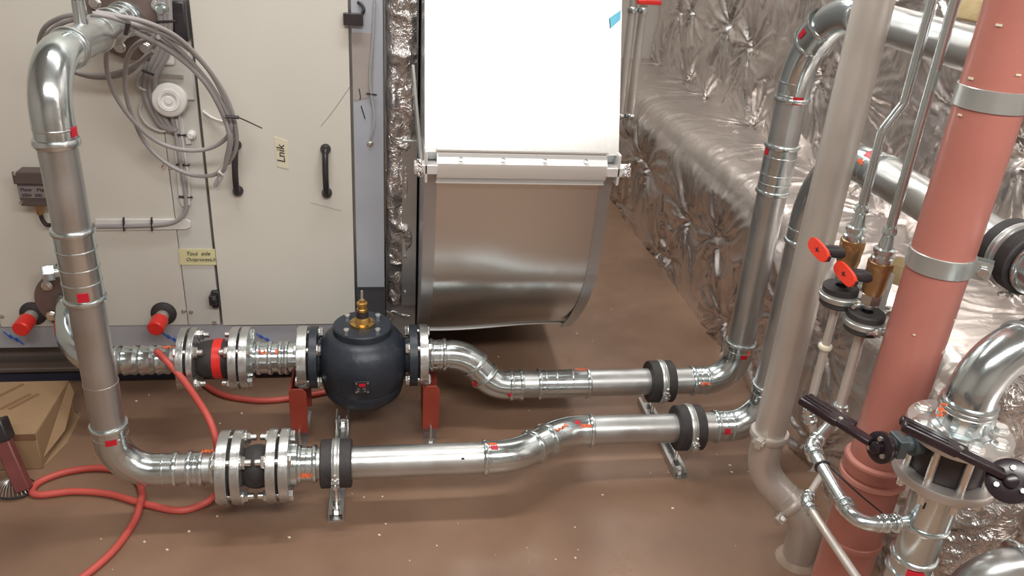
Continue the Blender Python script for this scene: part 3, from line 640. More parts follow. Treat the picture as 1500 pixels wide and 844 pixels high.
# control valve
xc = xs(YU, ZU, 532); x = [xs(YU, ZU, p) for p in (438, 452, 455, 467, 599, 611, 614, 626)]
t = thing('control_valve', 'blue-black cast control valve with a brass stem on top', 'valve', (xc, YU, .1))
MB().lathe((xc, YU, 0), (0, 0, 1), [(.080, 0), (.080, .018), (.088, .02), (.090, .05), (.105, .080), (.135, .112), (.145, .120), (.172, .126), (.178, .124), (.20, .132), (.23, .139), (.26, .141), (.29, .138), (.315, .129), (.338, .112), (.352, .090)], 56).build('body', 'valve', t)
MB().lathe((x[3]-.002, YU, ZU), (1, 0, 0), [(0, .055), (.012, .052), (.04, .065), (.06, .08)], 40).build('port', 'valve', t)
MB().lathe((x[4]+.002, YU, ZU), (-1, 0, 0), [(0, .055), (.012, .052), (.04, .065), (.06, .08)], 40).build('port', 'valve', t)
MB().ring((x[2], YU, ZU), (1, 0, 0), .03, .097, x[3]-x[2], 48).build('body_flange', 'valve', t, bevel=.001); MB().ring((x[4], YU, ZU), (1, 0, 0), .03, .097, x[5]-x[4], 48).build('body_flange', 'valve', t, bevel=.001)
MB().ring((x[0], YU, ZU), (1, 0, 0), R-.002, .097, x[1]-x[0], 48).build('pipe_flange', 'flange', t); MB().ring((x[6], YU, ZU), (1, 0, 0), R-.002, .097, x[7]-x[6], 48).build('pipe_flange', 'flange', t)
MB().ring((x[1], YU, ZU), (1, 0, 0), .03, .072, x[2]-x[1]).ring((x[5], YU, ZU), (1, 0, 0), .03, .072, x[6]-x[5]).build('gasket', 'rubber', t)
bolts(t, (x[0], YU, ZU), (1, 0, 0), .078, x[3]-x[0], 4, PI/4, .010, .009, .016); bolts(t, (x[7], YU, ZU), (-1, 0, 0), .078, x[7]-x[4], 4, PI/4, .010, .009, .016)
MB().lathe((xc, YU, .350), (0, 0, 1), [(0, .088), (.002, .090), (.022, .090), (.026, .086), (.026, 0)], 48).build('bonnet', 'valve', t)
for k in range(4): an = PI/4+k*PI/2; inst('bbolt', lambda: MB().hexa((0, 0, 0), (0, 0, 1), .010, .009), 'bonnet_bolt', 'bolt', t, (xc+.066*math.cos(an), YU+.066*math.sin(an), .376), (0, 0, 1))
sg = MB().lathe((xc, YU, .376), (0, 0, 1), [(0, .038), (.007, .038), (.009, .026), (.02, .022), (.026, .019), (.026, 0)], 32).build('stem_flange', 'brass', t)
for k in range(6): an = k*PI/3; inst('hole', lambda: MB().lathe((0, 0, 0), (0, 0, 1), [(0, .004), (.001, .004), (.001, 0)], 8), 'screw', 'black', t, (xc+.031*math.cos(an), YU+.031*math.sin(an), .3835), (0, 0, 1))
MB().lathe((xc, YU, .40), (0, 0, 1), [(0, .018), (.0, .019), (.02, .019), (.02, .014), (.022, 0)], 24).build('packing_ring', 'black', t)
MB().lathe((xc, YU, .42), (0, 0, 1), [(0, .013), (.002, .0165), (.010, .0165), (.012, .014), (.022, .014), (.024, .0165), (.030, .016), (.032, .009), (.04, .008), (.04, 0)], 24).build('gland_nut', 'brass', t)
MB().lathe((xc, YU, .455), (0, 0, 1), [(0, .004), (.035, .004), (.036, 0)], 12).build('stem', 'bolt', t)
bp = Vector((xc, YU-.142, .238)); bg = MB().box((-.023, -.003, -.021), (.023, .004, .021), Matrix.Translation(bp)).build('name_plate', 'black', t, bevel=.001)
MB().box((-.010, -.004, .004), (.010, -.003, .014), Matrix.Translation(bp)).build('red_mark', 'sticker', bg)
for dx, dz, w_ in ((-.011, -.004, .006), (.006, -.004, .008), (-.012, -.012, .007), (.008, -.012, .005)): MB().box((dx-w_/2, -.0042, dz-.0015), (dx+w_/2, -.003, dz+.0015), Matrix.Translation(bp)).build('print_mark', 'plate', bg)
for dx in (-.017, .017):
    for dz in (-.015, .015): MB().box((dx-.002, -.0045, dz-.002), (dx+.002, -.003, dz+.002), Matrix.Translation(bp)).build('rivet', 'bolt', bg)
for dx in (-.01, 0, .01): MB().box((xc+dx-.003, YU-.1425, .266), (xc+dx+.003, YU-.135, .273)).build('cast_mark', 'valve', t)
# supports under the valve
for px, lab, py0 in ((438, 'red steel support plate under the left valve flange', 563), (631, 'red steel support plate under the right valve flange', 545)):
    xx_ = at(px, 600, Y=2.17).x; t = thing('support_plate', lab, 'support', (xx_, 2.19, 0), 'red support plates under the valve'); zt_ = .205
    MB().poly([(xx_-.026, 2.155, .045), (xx_+.026, 2.155, .045), (xx_+.026, 2.155, zt_-.015), (xx_+.016, 2.155, zt_), (xx_-.016, 2.155, zt_), (xx_-.026, 2.155, zt_-.015)], (0, .005, 0)).build('front_plate', 'redplate', t, bevel=.001)
    MB().box((xx_-.026, 2.16, .045), (xx_-.02, 2.30, zt_-.01)).box((xx_-.02, 2.30, .045), (xx_+.026, 2.305, zt_-.04)).build('side_plate', 'redplate', t)
    MB().box((xx_-.02, 2.13, 0), (xx_+.02, 2.33, .006)).build('floor_bracket', 'rail', t); MB().hexa((xx_, 2.145, .006), (0, 0, 1), .011, .012).hexa((xx_, 2.32, .006), (0, 0, 1), .011, .012).build('anchor', 'bolt', t)
    MB().box((xx_-.003, 2.135, .006), (xx_+.003, 2.155, .06)).build('gusset', 'rail', t)
# (5) upper pipe to the right with S offset and tall riser
X2, Y2 = 1.165, 2.235; ZQ = .152
t = thing('pipe_run', 'upper galvanised pipe from the valve rising along the foil wall', 'pipework', (.6, 2.25, .1))
x7 = x[7]; a = Vector((x7, YU, ZU)); xb1, xb2 = xs(YU, ZU, 682), xs(Y2, ZQ, 722)
b = Vector((xb1, YU, ZU)); c = Vector((xb2, Y2, ZQ)); d = Vector((X2, Y2, ZQ))
coupling(t, (x7+.005, YU, ZU), (xs(YU, ZU, 654), YU, ZU), seams=(.6,)); e, s1, s2 = elbow(t, a, b, c, .11, ext=.0, beads=(0, 1)); pipe(t, a, s1, m='galv')
patch(e, 'sticker', 'sticker', b+(c-b)*.62, (c-b), R+.004, .02, .014, twist=-1.0); scribble(e, b+(c-b)*.62, (c-b), R+.004, .02, .014, twist=-1.15, n=3)
e, s3, s4 = elbow(t, b, c, d, .11, ext=.0, beads=(1, 0)); pipe(t, s2, s3, m='galv')
patch(e, 'sticker', 'sticker', s4, (1, 0, 0), R+.003, .016, .014, twist=-.75)
xr = [xs(Y2, ZQ, p) for p in (766, 786, 812, 837, 863, 1000, 1012)]
coupling(t, s4, (xr[0], Y2, ZQ)); coupling(t, (xr[1], Y2, ZQ), (xr[4], Y2, ZQ), seams=(.15, .35, .65)); scribble(t, (xr[3]+.03, Y2, ZQ), (1, 0, 0), R+.006, .04, .008, twist=1.1, n=6)
T2 = Vector((X2, Y2, 1.375)); U2 = Vector((X2+.04, .3, 1.355))
e, f1, f2 = elbow(t, c, d, T2, .105, ext=.05); pipe(t, s4, f1); pm = f1+Vector((.04, 0, 0)); scribble(e, pm, (1, 0, 0), R+.003, .035, .010, twist=-.25, n=5)
patch(e, 'sticker', 'sticker', f2-Vector((0, 0, .04)), (0, 0, 1), R+.002, .016, .022, twist=.45); scribble(e, f2-Vector((0, 0, .025)), (0, 0, 1), R+.003, .02, .012, twist=.75, n=3)
bead(e, f1+Vector((.055, 0, 0)), (1, 0, 0), R, .008, .004)
zr = [zs(X2, Y2, p) for p in (283, 262, 235, 210, 205, 150, 140)]
e, g1, g2 = elbow(t, d, T2, U2, .24, ext=.03, n=20); pipe(t, f2, g1); pipe(t, g2, U2)
cp = coupling(t, (X2, Y2, zr[0]), (X2, Y2, zr[3]), seams=(.22, .4, .75)); patch(cp, 'sticker', 'sticker', (X2, Y2, zs(X2, Y2, 222)), (0, 0, 1), R+.003, .018, .016, twist=-1.0)
patch(e, 'sticker', 'sticker', (X2, Y2, zs(X2, Y2, 143)), (0, 0, 1), R+.003, .022, .03, twist=.35); bead(e, g1+Vector((0, 0, .055)), (0, 0, 1), R, .008, .004)
m_ = T2+Vector((0, -.24+.24*math.cos(PI/4), -.24+.24*math.sin(PI/4))); dm = Vector((0, -1, 1)).normalized()
coupling(t, m_-dm*.045, m_+dm*.045, r=R+.001); patch(t, 'sticker', 'sticker', m_, dm, R+.005, .03, .014, twist=-.75)

# ------------------------------------------------------------------ rubber lined clamps and floor rails
def clamp(label, p, ax, rr, L_, bw, ang, name='pipe_clamp', group='rubber lined clamps on the galvanised pipes', ri=R):
    p = Vector(p); ax = Vector(ax).normalized(); t = thing(name, label, 'clamp', (p.x, p.y, p.z), group)
    MB().lathe(p-ax*L_/2, ax, [(0, ri+.0005), (0, rr-.003), (.003, rr), (L_-.003, rr), (L_, rr-.003), (L_, ri+.0005), (0, ri+.0005)], 48).build('rubber_sleeve', 'rubber', t)
    MB().lathe(p-ax*bw/2, ax, [(0, rr-.001), (0, rr+.0025), (bw*.25, rr+.003), (bw*.35, rr+.0045), (bw*.65, rr+.0045), (bw*.75, rr+.003), (bw, rr+.0025), (bw, rr-.001)], 48).build('steel_band', 'zincband', t)
    d = CAM-p; d = (d-ax*d.dot(ax)).normalized(); d = Matrix.Rotation(ang, 3, ax) @ d; e = ax.cross(d).normalized()
    l = MB(); q = p+d*(rr+.012)
    for s_ in (-1, 1): l.bar(p+d*rr+e*s_*.006, p+d*(rr+.02)+e*s_*.006, bw, .003, e)
    l.build('lug', 'zincband', t); MB().hexa(q+e*.008, e, .009, .009).hexa(q-e*.008, -e, .009, .007).lathe(q-e*.03, e, [(0, .004), (.05, .004)], 10).build('clamp_bolt', 'bolt', t)
    return t
def rail(label, x, y0, y1, skew=0):
    t = thing('floor_rail', label, 'rail', (x, (y0+y1)/2, 0), 'slotted steel rails on the floor'); w_, h = .041, .026; mb = MB()
    mb.box((x-w_/2, y0, 0), (x+w_/2, y1, .003)); mb.box((x-w_/2, y0, .003), (x-w_/2+.003, y1, h)); mb.box((x+w_/2-.003, y0, .003), (x+w_/2, y1, h))
    mb.box((x-w_/2+.003, y0, h-.003), (x-w_/2+.011, y1, h)); mb.box((x+w_/2-.011, y0, h-.003), (x+w_/2-.003, y1, h)); mb.build('channel', 'rail', t, smooth=False)
    n = int((y1-y0)/.07)
    for k in range(n): yy = y0+(k+.8)*(y1-y0)/n-.02; MB().box((x-w_/2+.003, yy, .002), (x+w_/2-.003, yy+.008, .006)).build('web', 'rail', t)
    return t
t = rail('slotted floor rail under the lower left pipe clamp', at(497, 700, Z=0).x, 1.80, 2.27); xr_ = at(497, 700, Z=0).x
for yy in (2.245, 1.83): MB().hexa((xr_, yy, .004), (0, 0, 1), .012, .02).build('anchor', 'bolt', t)
MB().box((xr_-.02, 2.20, .003), (xr_-.016, 2.26, .06)).box((xr_+.016, 2.20, .003), (xr_+.02, 2.26, .06)).build('upright', 'rail', t)
MB().lathe((xr_, YL, .003), (0, 0, 1), [(0, .006), (.10, .006)], 12).build('threaded_rod', 'bolt', t); MB().hexa((xr_, 1.875-.02, .03), (0, 0, 1), .012, .014).build('nut', 'bolt', t)
clamp('black rubber clamp on the lower pipe left of its offset', (xs(YL, ZB, 493), YL, ZB), (1, 0, 0), .066, .083, .02, .75)
t = rail('slotted floor rail under the two right pipe clamps', .895, 1.915, 2.33)
for yy in (1.94,): MB().hexa((.895, yy, .004), (0, 0, 1), .012, .02).build('anchor', 'bolt', t)
MB().lathe((.895, YR, .003), (0, 0, 1), [(0, .006), (.09, .006)], 12).lathe((.895, Y2, .003), (0, 0, 1), [(0, .006), (.09, .006)], 12).build('threaded_rod', 'bolt', t)
clamp('black rubber clamp on the upper pipe before its right elbow', (xs(Y2, ZQ, 966), Y2, ZQ), (1, 0, 0), .070, .082, .02, .65)
clamp('black rubber clamp on the lower pipe before the grey waste pipe', (xs(YR, ZR, 1007), YR, ZR), (1, 0, 0), .070, .082, .02, .75)
clamp('big round black clamp on the pipe at the right edge', (X3, 1.232, 1.055), (0, -1, 0), .061, .08, .02, 2.2)
coupling(thing('pipe_coupling', 'steel coupling inside the round black clamp at the right edge', 'pipe fitting', (X3, 1.17, 1.055)), (X3, 1.19, 1.055), (X3, 1.11, 1.055), seams=(.5,), r=PR+.0005)

# ------------------------------------------------------------------ grey waste pipe
GX, GY, GR = 1.000, 1.66, .0425
t = thing('waste_pipe', 'tall dull grey waste pipe with clamped bends down into the floor', 'pipe', (GX, GY, 0))
zt2 = zs(GX, GY, 640)
MB().tube([(GX, GY, 2.85), (GX, GY, zt2-.02)], GR-.0015, 40).build('pipe', 'dull', t)
zb_ = zs(GX, GY, 690)
bend = fillet([Vector((GX, GY, zt2+.012)), Vector((GX+.0, GY, zb_)), Vector((GX+.075, GY-.065, .165))], .1); MB().tube(bend, GR-.001, 40).build('bend', 'dull', t)
e0 = bend[-1]; dr = (bend[-1]-bend[-2]).normalized()
b2_ = fillet([e0-dr*.03, e0+dr*.06, Vector(((e0+dr*.06).x, (e0+dr*.06).y, -.02))], .07); MB().tube(b2_, GR+.001, 40).build('bend', 'dull', t)
def ring_clamp(p, ax, side, r):
    p = Vector(p); ax = Vector(ax).normalized(); o = MB().lathe(p-ax*.01, ax, [(0, r), (0, r+.006), (.004, r+.008), (.016, r+.008), (.02, r+.006), (.02, r)], 40).build('ring_clamp', 'dull', t)
    s_ = Vector(side); s_ = (s_-ax*s_.dot(ax)).normalized(); MB().bar(p+s_*r, p+s_*(r+.028), .016, .024, ax).build('clamp_lug', 'dull', o); q = p+s_*(r+.018); MB().hexa(q, s_.cross(ax), .009, .018).hexa(q, -s_.cross(ax), .009, .014).build('clamp_bolt', 'bolt', o)
ring_clamp((GX, GY, zt2+.01), (0, 0, 1), (-.8, -.7, 0), GR); ring_clamp(e0, dr, (-1, -.15, 0), GR-.001)
fb = b2_[-1]; tag(MB().lathe((fb.x, fb.y, 0), (0, 0, 1), [(0, .060), (.004, .058), (.010, .053), (.014, .048)], 24).build('floor_collar', 'collar'), 'brown sealant collar round the waste pipe on the floor', 'sealant')

# ------------------------------------------------------------------ red riser pipe
QX, QY = 1.0105, 1.255
t = thing('red_pipe', 'thick red painted riser pipe with clamp bands and socket', 'pipe', (QX, QY, 0))
zc = zs(QX, QY, 655)
MB().tube([(QX, QY, 2.85), (QX, QY, zc-.04)], .0550, 56).build('pipe', 'red', t)
MB().lathe((QX, QY, 0), (0, 0, 1), [(0, .0578), (zc-.16, .0578), (zc-.15, .0598), (zc-.06, .0598), (zc-.055, .0648), (zc-.03, .0648)], 56).build('socket', 'red', t)
MB().lathe((QX, QY, zc-.03), (0, 0, 1), [(0, .0628), (.004, .0623), (.008, .0550)], 56).lathe((QX, QY, zc-.075), (0, 0, 1), [(0, .0598), (.002, .0663), (.012, .0663), (.014, .0598)], 56).build('seal_ring', 'redseal', t)
MB().lathe((QX, QY, zc-.24), (0, 0, 1), bead_prof(.0578, .02, .004), 56).build('socket_bead', 'red', t)
for py, an, lab in ((142, .85, 'a'), (380, .55, 'b')):
    z = zs(QX, QY, py); bd = MB().ring((QX, QY, z-.018), (0, 0, 1), .0550, .0582, .036, 56).build('clamp_band', 'zincband', t)
    d = Vector((math.cos(-.2)*1, math.sin(-.95), 0)).normalized(); e = Vector((-d.y, d.x, 0))
    l = MB()
    for s_ in (-.012, .012): l.bar(Vector((QX, QY, z))+d*.0535+e*s_, Vector((QX, QY, z))+d*.085+e*s_, .034, .003, e)
    l.build('lug', 'zincband', bd); q = Vector((QX, QY, z))+d*.072; MB().hexa(q-e*.016, -e, .010, .008).lathe(q-e*.02, e, [(0, .005), (.065, .005)], 10).hexa(q+e*.016, e, .010, .008).build('clamp_bolt', 'bolt', bd)
for px, py, s_ in ((1432, 115, .006), (1470, 35, .006), (1487, 100, .005), (1416, 168, .005), (1345, 475, .003), (1388, 498, .008), (1440, 452, .003)):
    z = zs(QX, QY, py); ang = (px-proj((QX, QY, z))[0])/ (proj((QX+.0550, QY, z))[0]-proj((QX, QY, z))[0]); ang = max(-.95, min(.95, ang))
    patch(t, 'paint_chip', 'mask', (QX, QY, z), (0, 0, 1), .0550, s_*.6, s_*1.6, twist=math.asin(ang))

# ------------------------------------------------------------------ small pipes with ball valves
def small_valve(label, vx, vy, pys, group, fl):
    z = [zs(vx, vy, p) for p in pys]      # reducer top, reducer bottom, brass bottom, clamp top
    t = thing('ball_valve', label, 'valve', (vx, vy, z[2]), group)
    zt_, za, zb2, zc2 = z
    MB().lathe((vx, vy, za), (0, 0, 1), [(0, .021), (.008, .021), (.010, .017), (.016, .0165), (.018, .020), (.026, .020), (.028, .014), ((zt_-za)*.75, .0105), ((zt_-za)*.8, .0135), ((zt_-za)*.9, .0135), (zt_-za, .0105)], 28).build('press_reducer', 'galv', t)
    L_ = za-zb2
    MB().hexa((vx, vy, za-.018), (0, 0, 1), .025, .018, .2).lathe((vx, vy, zb2), (0, 0, 1), [(0, .018), (.006, .021), (L_*.3, .023), (L_*.5, .0225), (L_*.65, .024), (L_-.012, .023)], 28).build('valve_body', 'bronze', t)
    MB().hexa((vx, vy, zb2-.02), (0, 0, 1), .020, .022).lathe((vx, vy, zc2), (0, 0, 1), [(0, .014), (.006, .016), (zb2-zc2-.02, .016)], 24).build('union', 'galv', t)
    h = Vector((vx, vy, (za+zb2)/2)); s_ = Vector((-1, -.1, .15)).normalized()
    stm = MB().lathe(h, s_, [(0, .013), (.05, .013), (.055, .011), (.075, .011), (.075, 0)], 16).build('valve_stem', 'black', t)
    c = h+s_*.072; pc = proj(c); u = (at(pc[0]+12, pc[1]+15, X=c.x)-at(pc[0]-12, pc[1]-15, X=c.x)).normalized(); v = s_.cross(u).normalized(); u = v.cross(s_).normalized()
    pts = [c+u*(math.copysign(abs(math.cos(a_))**.7, math.cos(a_))*.034)+v*(math.copysign(abs(math.sin(a_))**.6, math.sin(a_))*.0145) for a_ in np.linspace(0, 2*PI, 25)[:-1]]
    hd = MB().poly(pts, s_*.007).build('butterfly_handle', 'redflag', t); MB().bar(c+u*.034-s_*.001, c-u*.034-s_*.001, .008, .012, v).build('handle_stiffener', 'black', hd)
    cc = c+s_*.0075; MB().bar(cc-u*.006, cc+u*.008, .002, .001, s_).bar(cc+v*.005, cc-v*.005, .002, .001, s_).build('hand_mark', 'ink', hd)
    return t
AX, AY, BX, BY = .926, 1.405, .957, 1.345
sr = .0088
small_valve('rear brass ball valve with red butterfly handle', AX, AY, (300, 350, 392, 412), 'brass ball valves on the thin pipes', 0)
small_valve('front brass ball valve with red butterfly handle', BX, BY, (332, 382, 430, 450), 'brass ball valves on the thin pipes', 0)
t = thing('thin_pipe', 'rear thin steel pipe with a jog above its brass valve', 'pipe', (AX, AY, .4))
zA = [zs(AX, AY, p) for p in (303, 200, 165)]; dJ = Vector((.030, .0, 0))
MB().tube(fillet([(AX, AY, zA[0]-.01), (AX, AY, zA[1]+.01), Vector((AX, AY, zA[2]+.02))+dJ, Vector((AX, AY, 2.85))+dJ], .03), sr, 20).build('pipe', 'galv', t)
Dp0 = at(1180, 735, Z=.48); DA = at(1208, 690, Y=1.36)
MB().tube(fillet([(AX, AY, zs(AX, AY, 425)), (AX, AY, .60), DA, (Dp0.x, Dp0.y+.0, .48), (Dp0.x-.003, .75, .48)], [.02, .02, .025]), sr, 20).build('pipe', 'dull', t)
MB().lathe((AX, AY, zs(AX, AY, 508)), (0, 0, 1), bead_prof(.0105, .012, .004), 20).build('tape_ring', 'mask', t)
def selbow(parent, A, B, Cc, Rr, r, ext=.022):
    A, B, Cc = Vector(A), Vector(B), Vector(Cc); a_ = (A-B).normalized(); b_ = (Cc-B).normalized(); th = PI-a_.angle(b_); tt = Rr*math.tan(th/2)
    o = MB().tube(fillet([B+a_*(tt+ext), B, B+b_*(tt+ext)], Rr, 12), r+.0018, 24).build('elbow', 'galv', parent)
    for dd in (a_, b_): bead(o, B+dd*(tt+ext-.005), dd, r+.001, .009, .0045); bead(o, B+dd*(tt+.003), dd, r+.001, .007, .003)
    return o
selbow(t, DA, (Dp0.x, Dp0.y, .48), (Dp0.x-.003, .75, .48), .022, sr+.001)
selbow(t, (AX, AY, .8), (AX, AY, .60), DA, .022, sr+.001)
t = thing('thin_pipe', 'front thin steel pipe elbowing into the flanged valve stack', 'pipe', (BX, BY, .4))
MB().tube([(BX, BY, 2.85), (BX, BY, zs(BX, BY, 333)-.01)], .0092, 20).build('pipe', 'galv', t)
c1 = at(1187, 655, Z=.60); c2 = at(1262, 778, Z=.60); c3 = Vector((.985, 1.05, .60)); c2.y = 1.05
bj = Vector((BX, BY, zs(BX, BY, 612)))
MB().tube([(BX, BY, zs(BX, BY, 475)), bj], sr+.0015, 20).build('pipe', 'dull', t); bead(t, bj+Vector((0, 0, .03)), (0, 0, 1), .012, .01, .004)
MB().tube(fillet([bj+Vector((0, 0, .02)), bj, c1, c2, c3], [.02, .025, .03]), .0125, 24).build('pipe', 'galv', t)
selbow(t, bj, c1, c2, .024, .0125); selbow(t, c1, c2, c3, .035, .0125); selbow(t, bj+Vector((0, 0, .1)), bj, c1, .02, .0125, .012)
bead(t, c3-Vector((.062, 0, 0)), (1, 0, 0), .0125, .012, .006); patch(t, 'sticker', 'sticker', c1+Vector((.012, -.02, .0)), (c2-c1), .016, .01, .01, twist=.8)
tc_ = c1+(c2-c1)*.28; bead(t, tc_, (c2-c1), .013, .005, .003, 'black')
bk = tag(MB().tube(spline([tc_+Vector((.014, .0, .002)), at(1245, 712, Y=1.16), at(1280, 742, Y=1.16), at(1318, 772, Y=1.16), at(1366, 812, Y=1.16), at(1402, 836, Y=1.17), at(1440, 860, Y=1.18)]), .0018, 6).build('cable', 'black'), 'thin black cable sagging across the red pipe socket', 'cable')
clamp('rear small black clamp under the brass valves', (AX, AY, zs(AX, AY, 432)), (0, 0, 1), .036, .044, .016, 1.15, group='small clamps on the thin pipes', ri=.012)
clamp('front small black clamp under the brass valves', (BX, BY, zs(BX, BY, 470)), (0, 0, 1), .037, .044, .016, .75, group='small clamps on the thin pipes', ri=.012)
br = thing('clamp_bracket', 'small bracket bolts behind the small clamps beside red pipe', 'bracket', (1.03, 1.40, .86))
for v0, py in (((AX, AY), 425), ((BX, BY), 462)):
    z = zs(v0[0], v0[1], py); MB().lathe((v0[0]+.036, v0[1]+.01, z), (1, .25, 0), [(0, .005), (.075, .005)], 10).hexa((v0[0]+.055, v0[1]+.015, z), (1, .25, 0), .011, .012).build('stud', 'bolt', br)
MB().box((1.035, 1.42, .80), (1.05, 1.46, .93)).build('wall_plate', 'zincband', br)
fm = at(1318, 398, Y=1.62); tag(MB().lathe(fm-Vector((0, 0, .03)), (.2, .1, 1), [(0, 0), (.0, .03), (.02, .04), (.045, .036), (.06, .02), (.06, 0)], 14).build('foam_lump', 'foam'), 'yellow foam lump behind the brass valves', 'foam')
fm = at(1421, 18, Y=2.0); tag(MB().lathe(fm-Vector((0, 0, .02)), (.2, .1, 1), [(0, 0), (.0, .03), (.02, .036), (.045, .03), (.055, .015), (.055, 0)], 14).build('foam_lump', 'foam'), 'yellow foam lump at the top beside the red pipe', 'foam')

# ------------------------------------------------------------------ flanged valve stack lower right
R = .0385; SX, SY = .985, 1.05; ZF = .812
t = thing('flanged_stack', 'flanged butterfly valve on an upright galvanised pipe in front', 'valve', (SX, SY, 0))
z2 = zs(SX, SY, 686)
MB().lathe((SX, SY, ZF-.018), (0, 0, 1), [(0, .035), (0, .085), (.002, .086), (.016, .086), (.018, .085), (.018, .035)], 64).build('upper_flange', 'flange2', t)
MB().lathe((SX, SY, z2-.018), (0, 0, 1), [(0, .035), (0, .085), (.002, .086), (.016, .086), (.018, .085), (.018, .035)], 64).build('lower_flange', 'flange2', t)
for k in range(8):
    an = PI/8+k*PI/4+.15; p = Vector((SX+.067*math.cos(an), SY+.067*math.sin(an), ZF))
    if k == 1: inst('bhole', lambda: MB().lathe((0, 0, 0), (0, 0, 1), [(0, .009), (.0006, .009), (.0006, 0)], 16), 'bolt_hole', 'black', t, p, (0, 0, 1)); continue
    inst('fb', lambda: MB().lathe((0, 0, 0), (0, 0, 1), [(0, .0145), (.002, .0145), (.002, 0)], 20).hexa((0, 0, .002), (0, 0, 1), .0118, .009).lathe((0, 0, 0), (0, 0, -1), [(0, .0068), (.135, .0068)], 10), 'bolt', 'bolt', t, p, (0, 0, 1), k*1.3)
    inst('fn', lambda: MB().hexa((0, 0, 0), (0, 0, -1), .0118, .011), 'nut', 'bolt', t, (p.x, p.y, z2-.018), (0, 0, 1), k)
MB().lathe((SX, SY, z2), (0, 0, 1), [(0, .05), (.003, .062), (ZF-.018-z2-.003, .062), (ZF-.018-z2, .05)], 40).build('valve_wafer', 'black', t)
pipe(t, (SX, SY, 0), (SX, SY, z2-.01), R, m='galv')
cz = [zs(SX, SY, p) for p in (775, 805, 822)]
MB().lathe((SX, SY, z2-.12), (0, 0, 1), [(0, R), (.004, R+.003), (.102, R+.003)], 40).build('press_socket', 'galv', t)
for p_ in (766, 812, 832): bead(t, (SX, SY, zs(SX, SY, p_)), (0, 0, 1), R, .010, .005)
patch(t, 'sticker', 'sticker', (SX, SY, zs(SX, SY, 822)), (0, 0, 1), R+.001, .016, .03, twist=.35); patch(t, 'marker_stroke', 'ink', (SX, SY, zs(SX, SY, 728)), (0, 0, 1), R+.003, .012, .0025, twist=-.25)
# elbow above the flange, towards the right
EZ = ZF+.135; ED = Vector((.90, .18, .02)).normalized()
e, h1, h2 = elbow(t, (SX, SY, ZF), (SX, SY, EZ+.02), Vector((SX, SY, EZ+.02))+ED, .095, ext=.02, beads=(1, 0), r=R)
MB().lathe((SX, SY, ZF), (0, 0, 1), [(0, R+.014), (.004, R+.012), (.008, R+.004), (.042, R+.004)], 40).build('neck', 'galv', t); bead(t, (SX, SY, ZF+.042), (0, 0, 1), R+.001, .014, .008)
for k in range(10):
    an = k*PI/5; q = Vector((math.cos(an), math.sin(an), 0)); MB().bar(Vector((SX, SY, ZF+.022))+q*(R+.003)-Vector((0, 0, .009)), Vector((SX, SY, ZF+.022))+q*(R+.003)+Vector((0, 0, .009)), .012, .005, q).build('press_mark', 'galv', t)
pipe(t, h2-ED*.02, h2+ED*.5, R, m='galv'); bead(t, h2, ED, R, .014, .007); bead(t, h2-ED*.05, ED, R+.002, .004, .0012, 'pipe')
scribble(t, (SX, SY, ZF+.036), (0, 0, 1), R+.008, .03, .016, twist=-.85, n=3); patch(t, 'sticker', 'sticker', h2+ED*.02, ED, R+.002, .02, .02, twist=-.4)
R = PR
# levers
def lever(parent, hub, tip, drop=.02, w_=.026):
    hub, tip = Vector(hub), Vector(tip); d = tip-hub; L_ = d.length; d.normalize(); up = Vector((0, 0, 1)); s_ = d.cross(up).normalized(); up = s_.cross(d)
    g0 = hub+d*L_*.48; lo = -up*drop
    nk = MB().bar(hub+d*.01, g0+d*.02, .020, .012, up).build('lever_neck', 'lever', parent, bevel=.003)
    g = MB().bar(g0, tip, w_*.62, .016, up); g.build('lever_grip', 'lever', parent, bevel=.004)
    MB().bar(g0-d*.02+s_*w_*.55-up*.004, tip+s_*w_*.55-up*.004, w_*.42, .013, up).build('release_grip', 'lever', parent, bevel=.003)
    for k in (-1, 1): MB().bar(g0+d*.02+s_*k*w_*.12+up*.008, tip-d*.004+s_*k*w_*.12+up*.008, .003, .002, up).build('grip_rib', 'lever', parent)
    MB().lathe(g0+up*.006, up, [(0, .004), (.004, .004), (.004, 0)], 10).build('pin', 'bolt', parent)
def hub(parent, c, ax, r=.026):
    ax = Vector(ax).normalized(); c = Vector(c); MB().lathe(c, ax, [(0, r), (.002, r+.001), (.010, r+.001), (.012, r-.002), (.012, .012), (.022, .011), (.024, .008), (.024, 0)], 32).build('notch_plate', 'lever', parent)
    u = ax.cross(Vector((0, 0, 1))).normalized(); v = ax.cross(u)
    for k in range(3): an = .6+k*2*PI/3; MB().hexa(c+ax*.012+(u*math.cos(an)+v*math.sin(an))*r*.62, ax, .005, .005).build('hub_bolt', 'bolt', parent)
    MB().lathe(c-ax*.004, ax, [(0, r*.95), (.004, r*.95)], 24).build('mount_ring', 'lever', parent)
hc = Vector((.846, 1.045, .778)); hax = (hc-Vector((SX, SY, hc.z))).normalized()
MB().lathe((SX-.05, SY, .778), (-1, 0, 0), [(0, .017), (.0, .02), (.035, .02), (.037, .014), (.08, .014), (.08, 0)], 20).build('stem_neck', 'shaft', t)
MB().box((SX-.118, SY-.018, .76), (SX-.10, SY+.018, .796)).build('top_plate', 'shaft', t, bevel=.002)
hub(t, hc, (-1, -.25, .15), .027); lever(t, hc+Vector((-.014, 0, .004)), at(1174, 584, Z=.795), .0, .040)
t2 = thing('valve_lever', 'black plastic valve lever at the right edge across the flange', 'valve lever', (.95, .88, .80))
h2c = at(1478, 705, Y=.90); hub(t2, h2c, (-.45, -.6, .55), .034)
lever(t2, h2c+Vector((-.006, -.006, .012)), at(1322, 622, Y=.975), 0, .038)
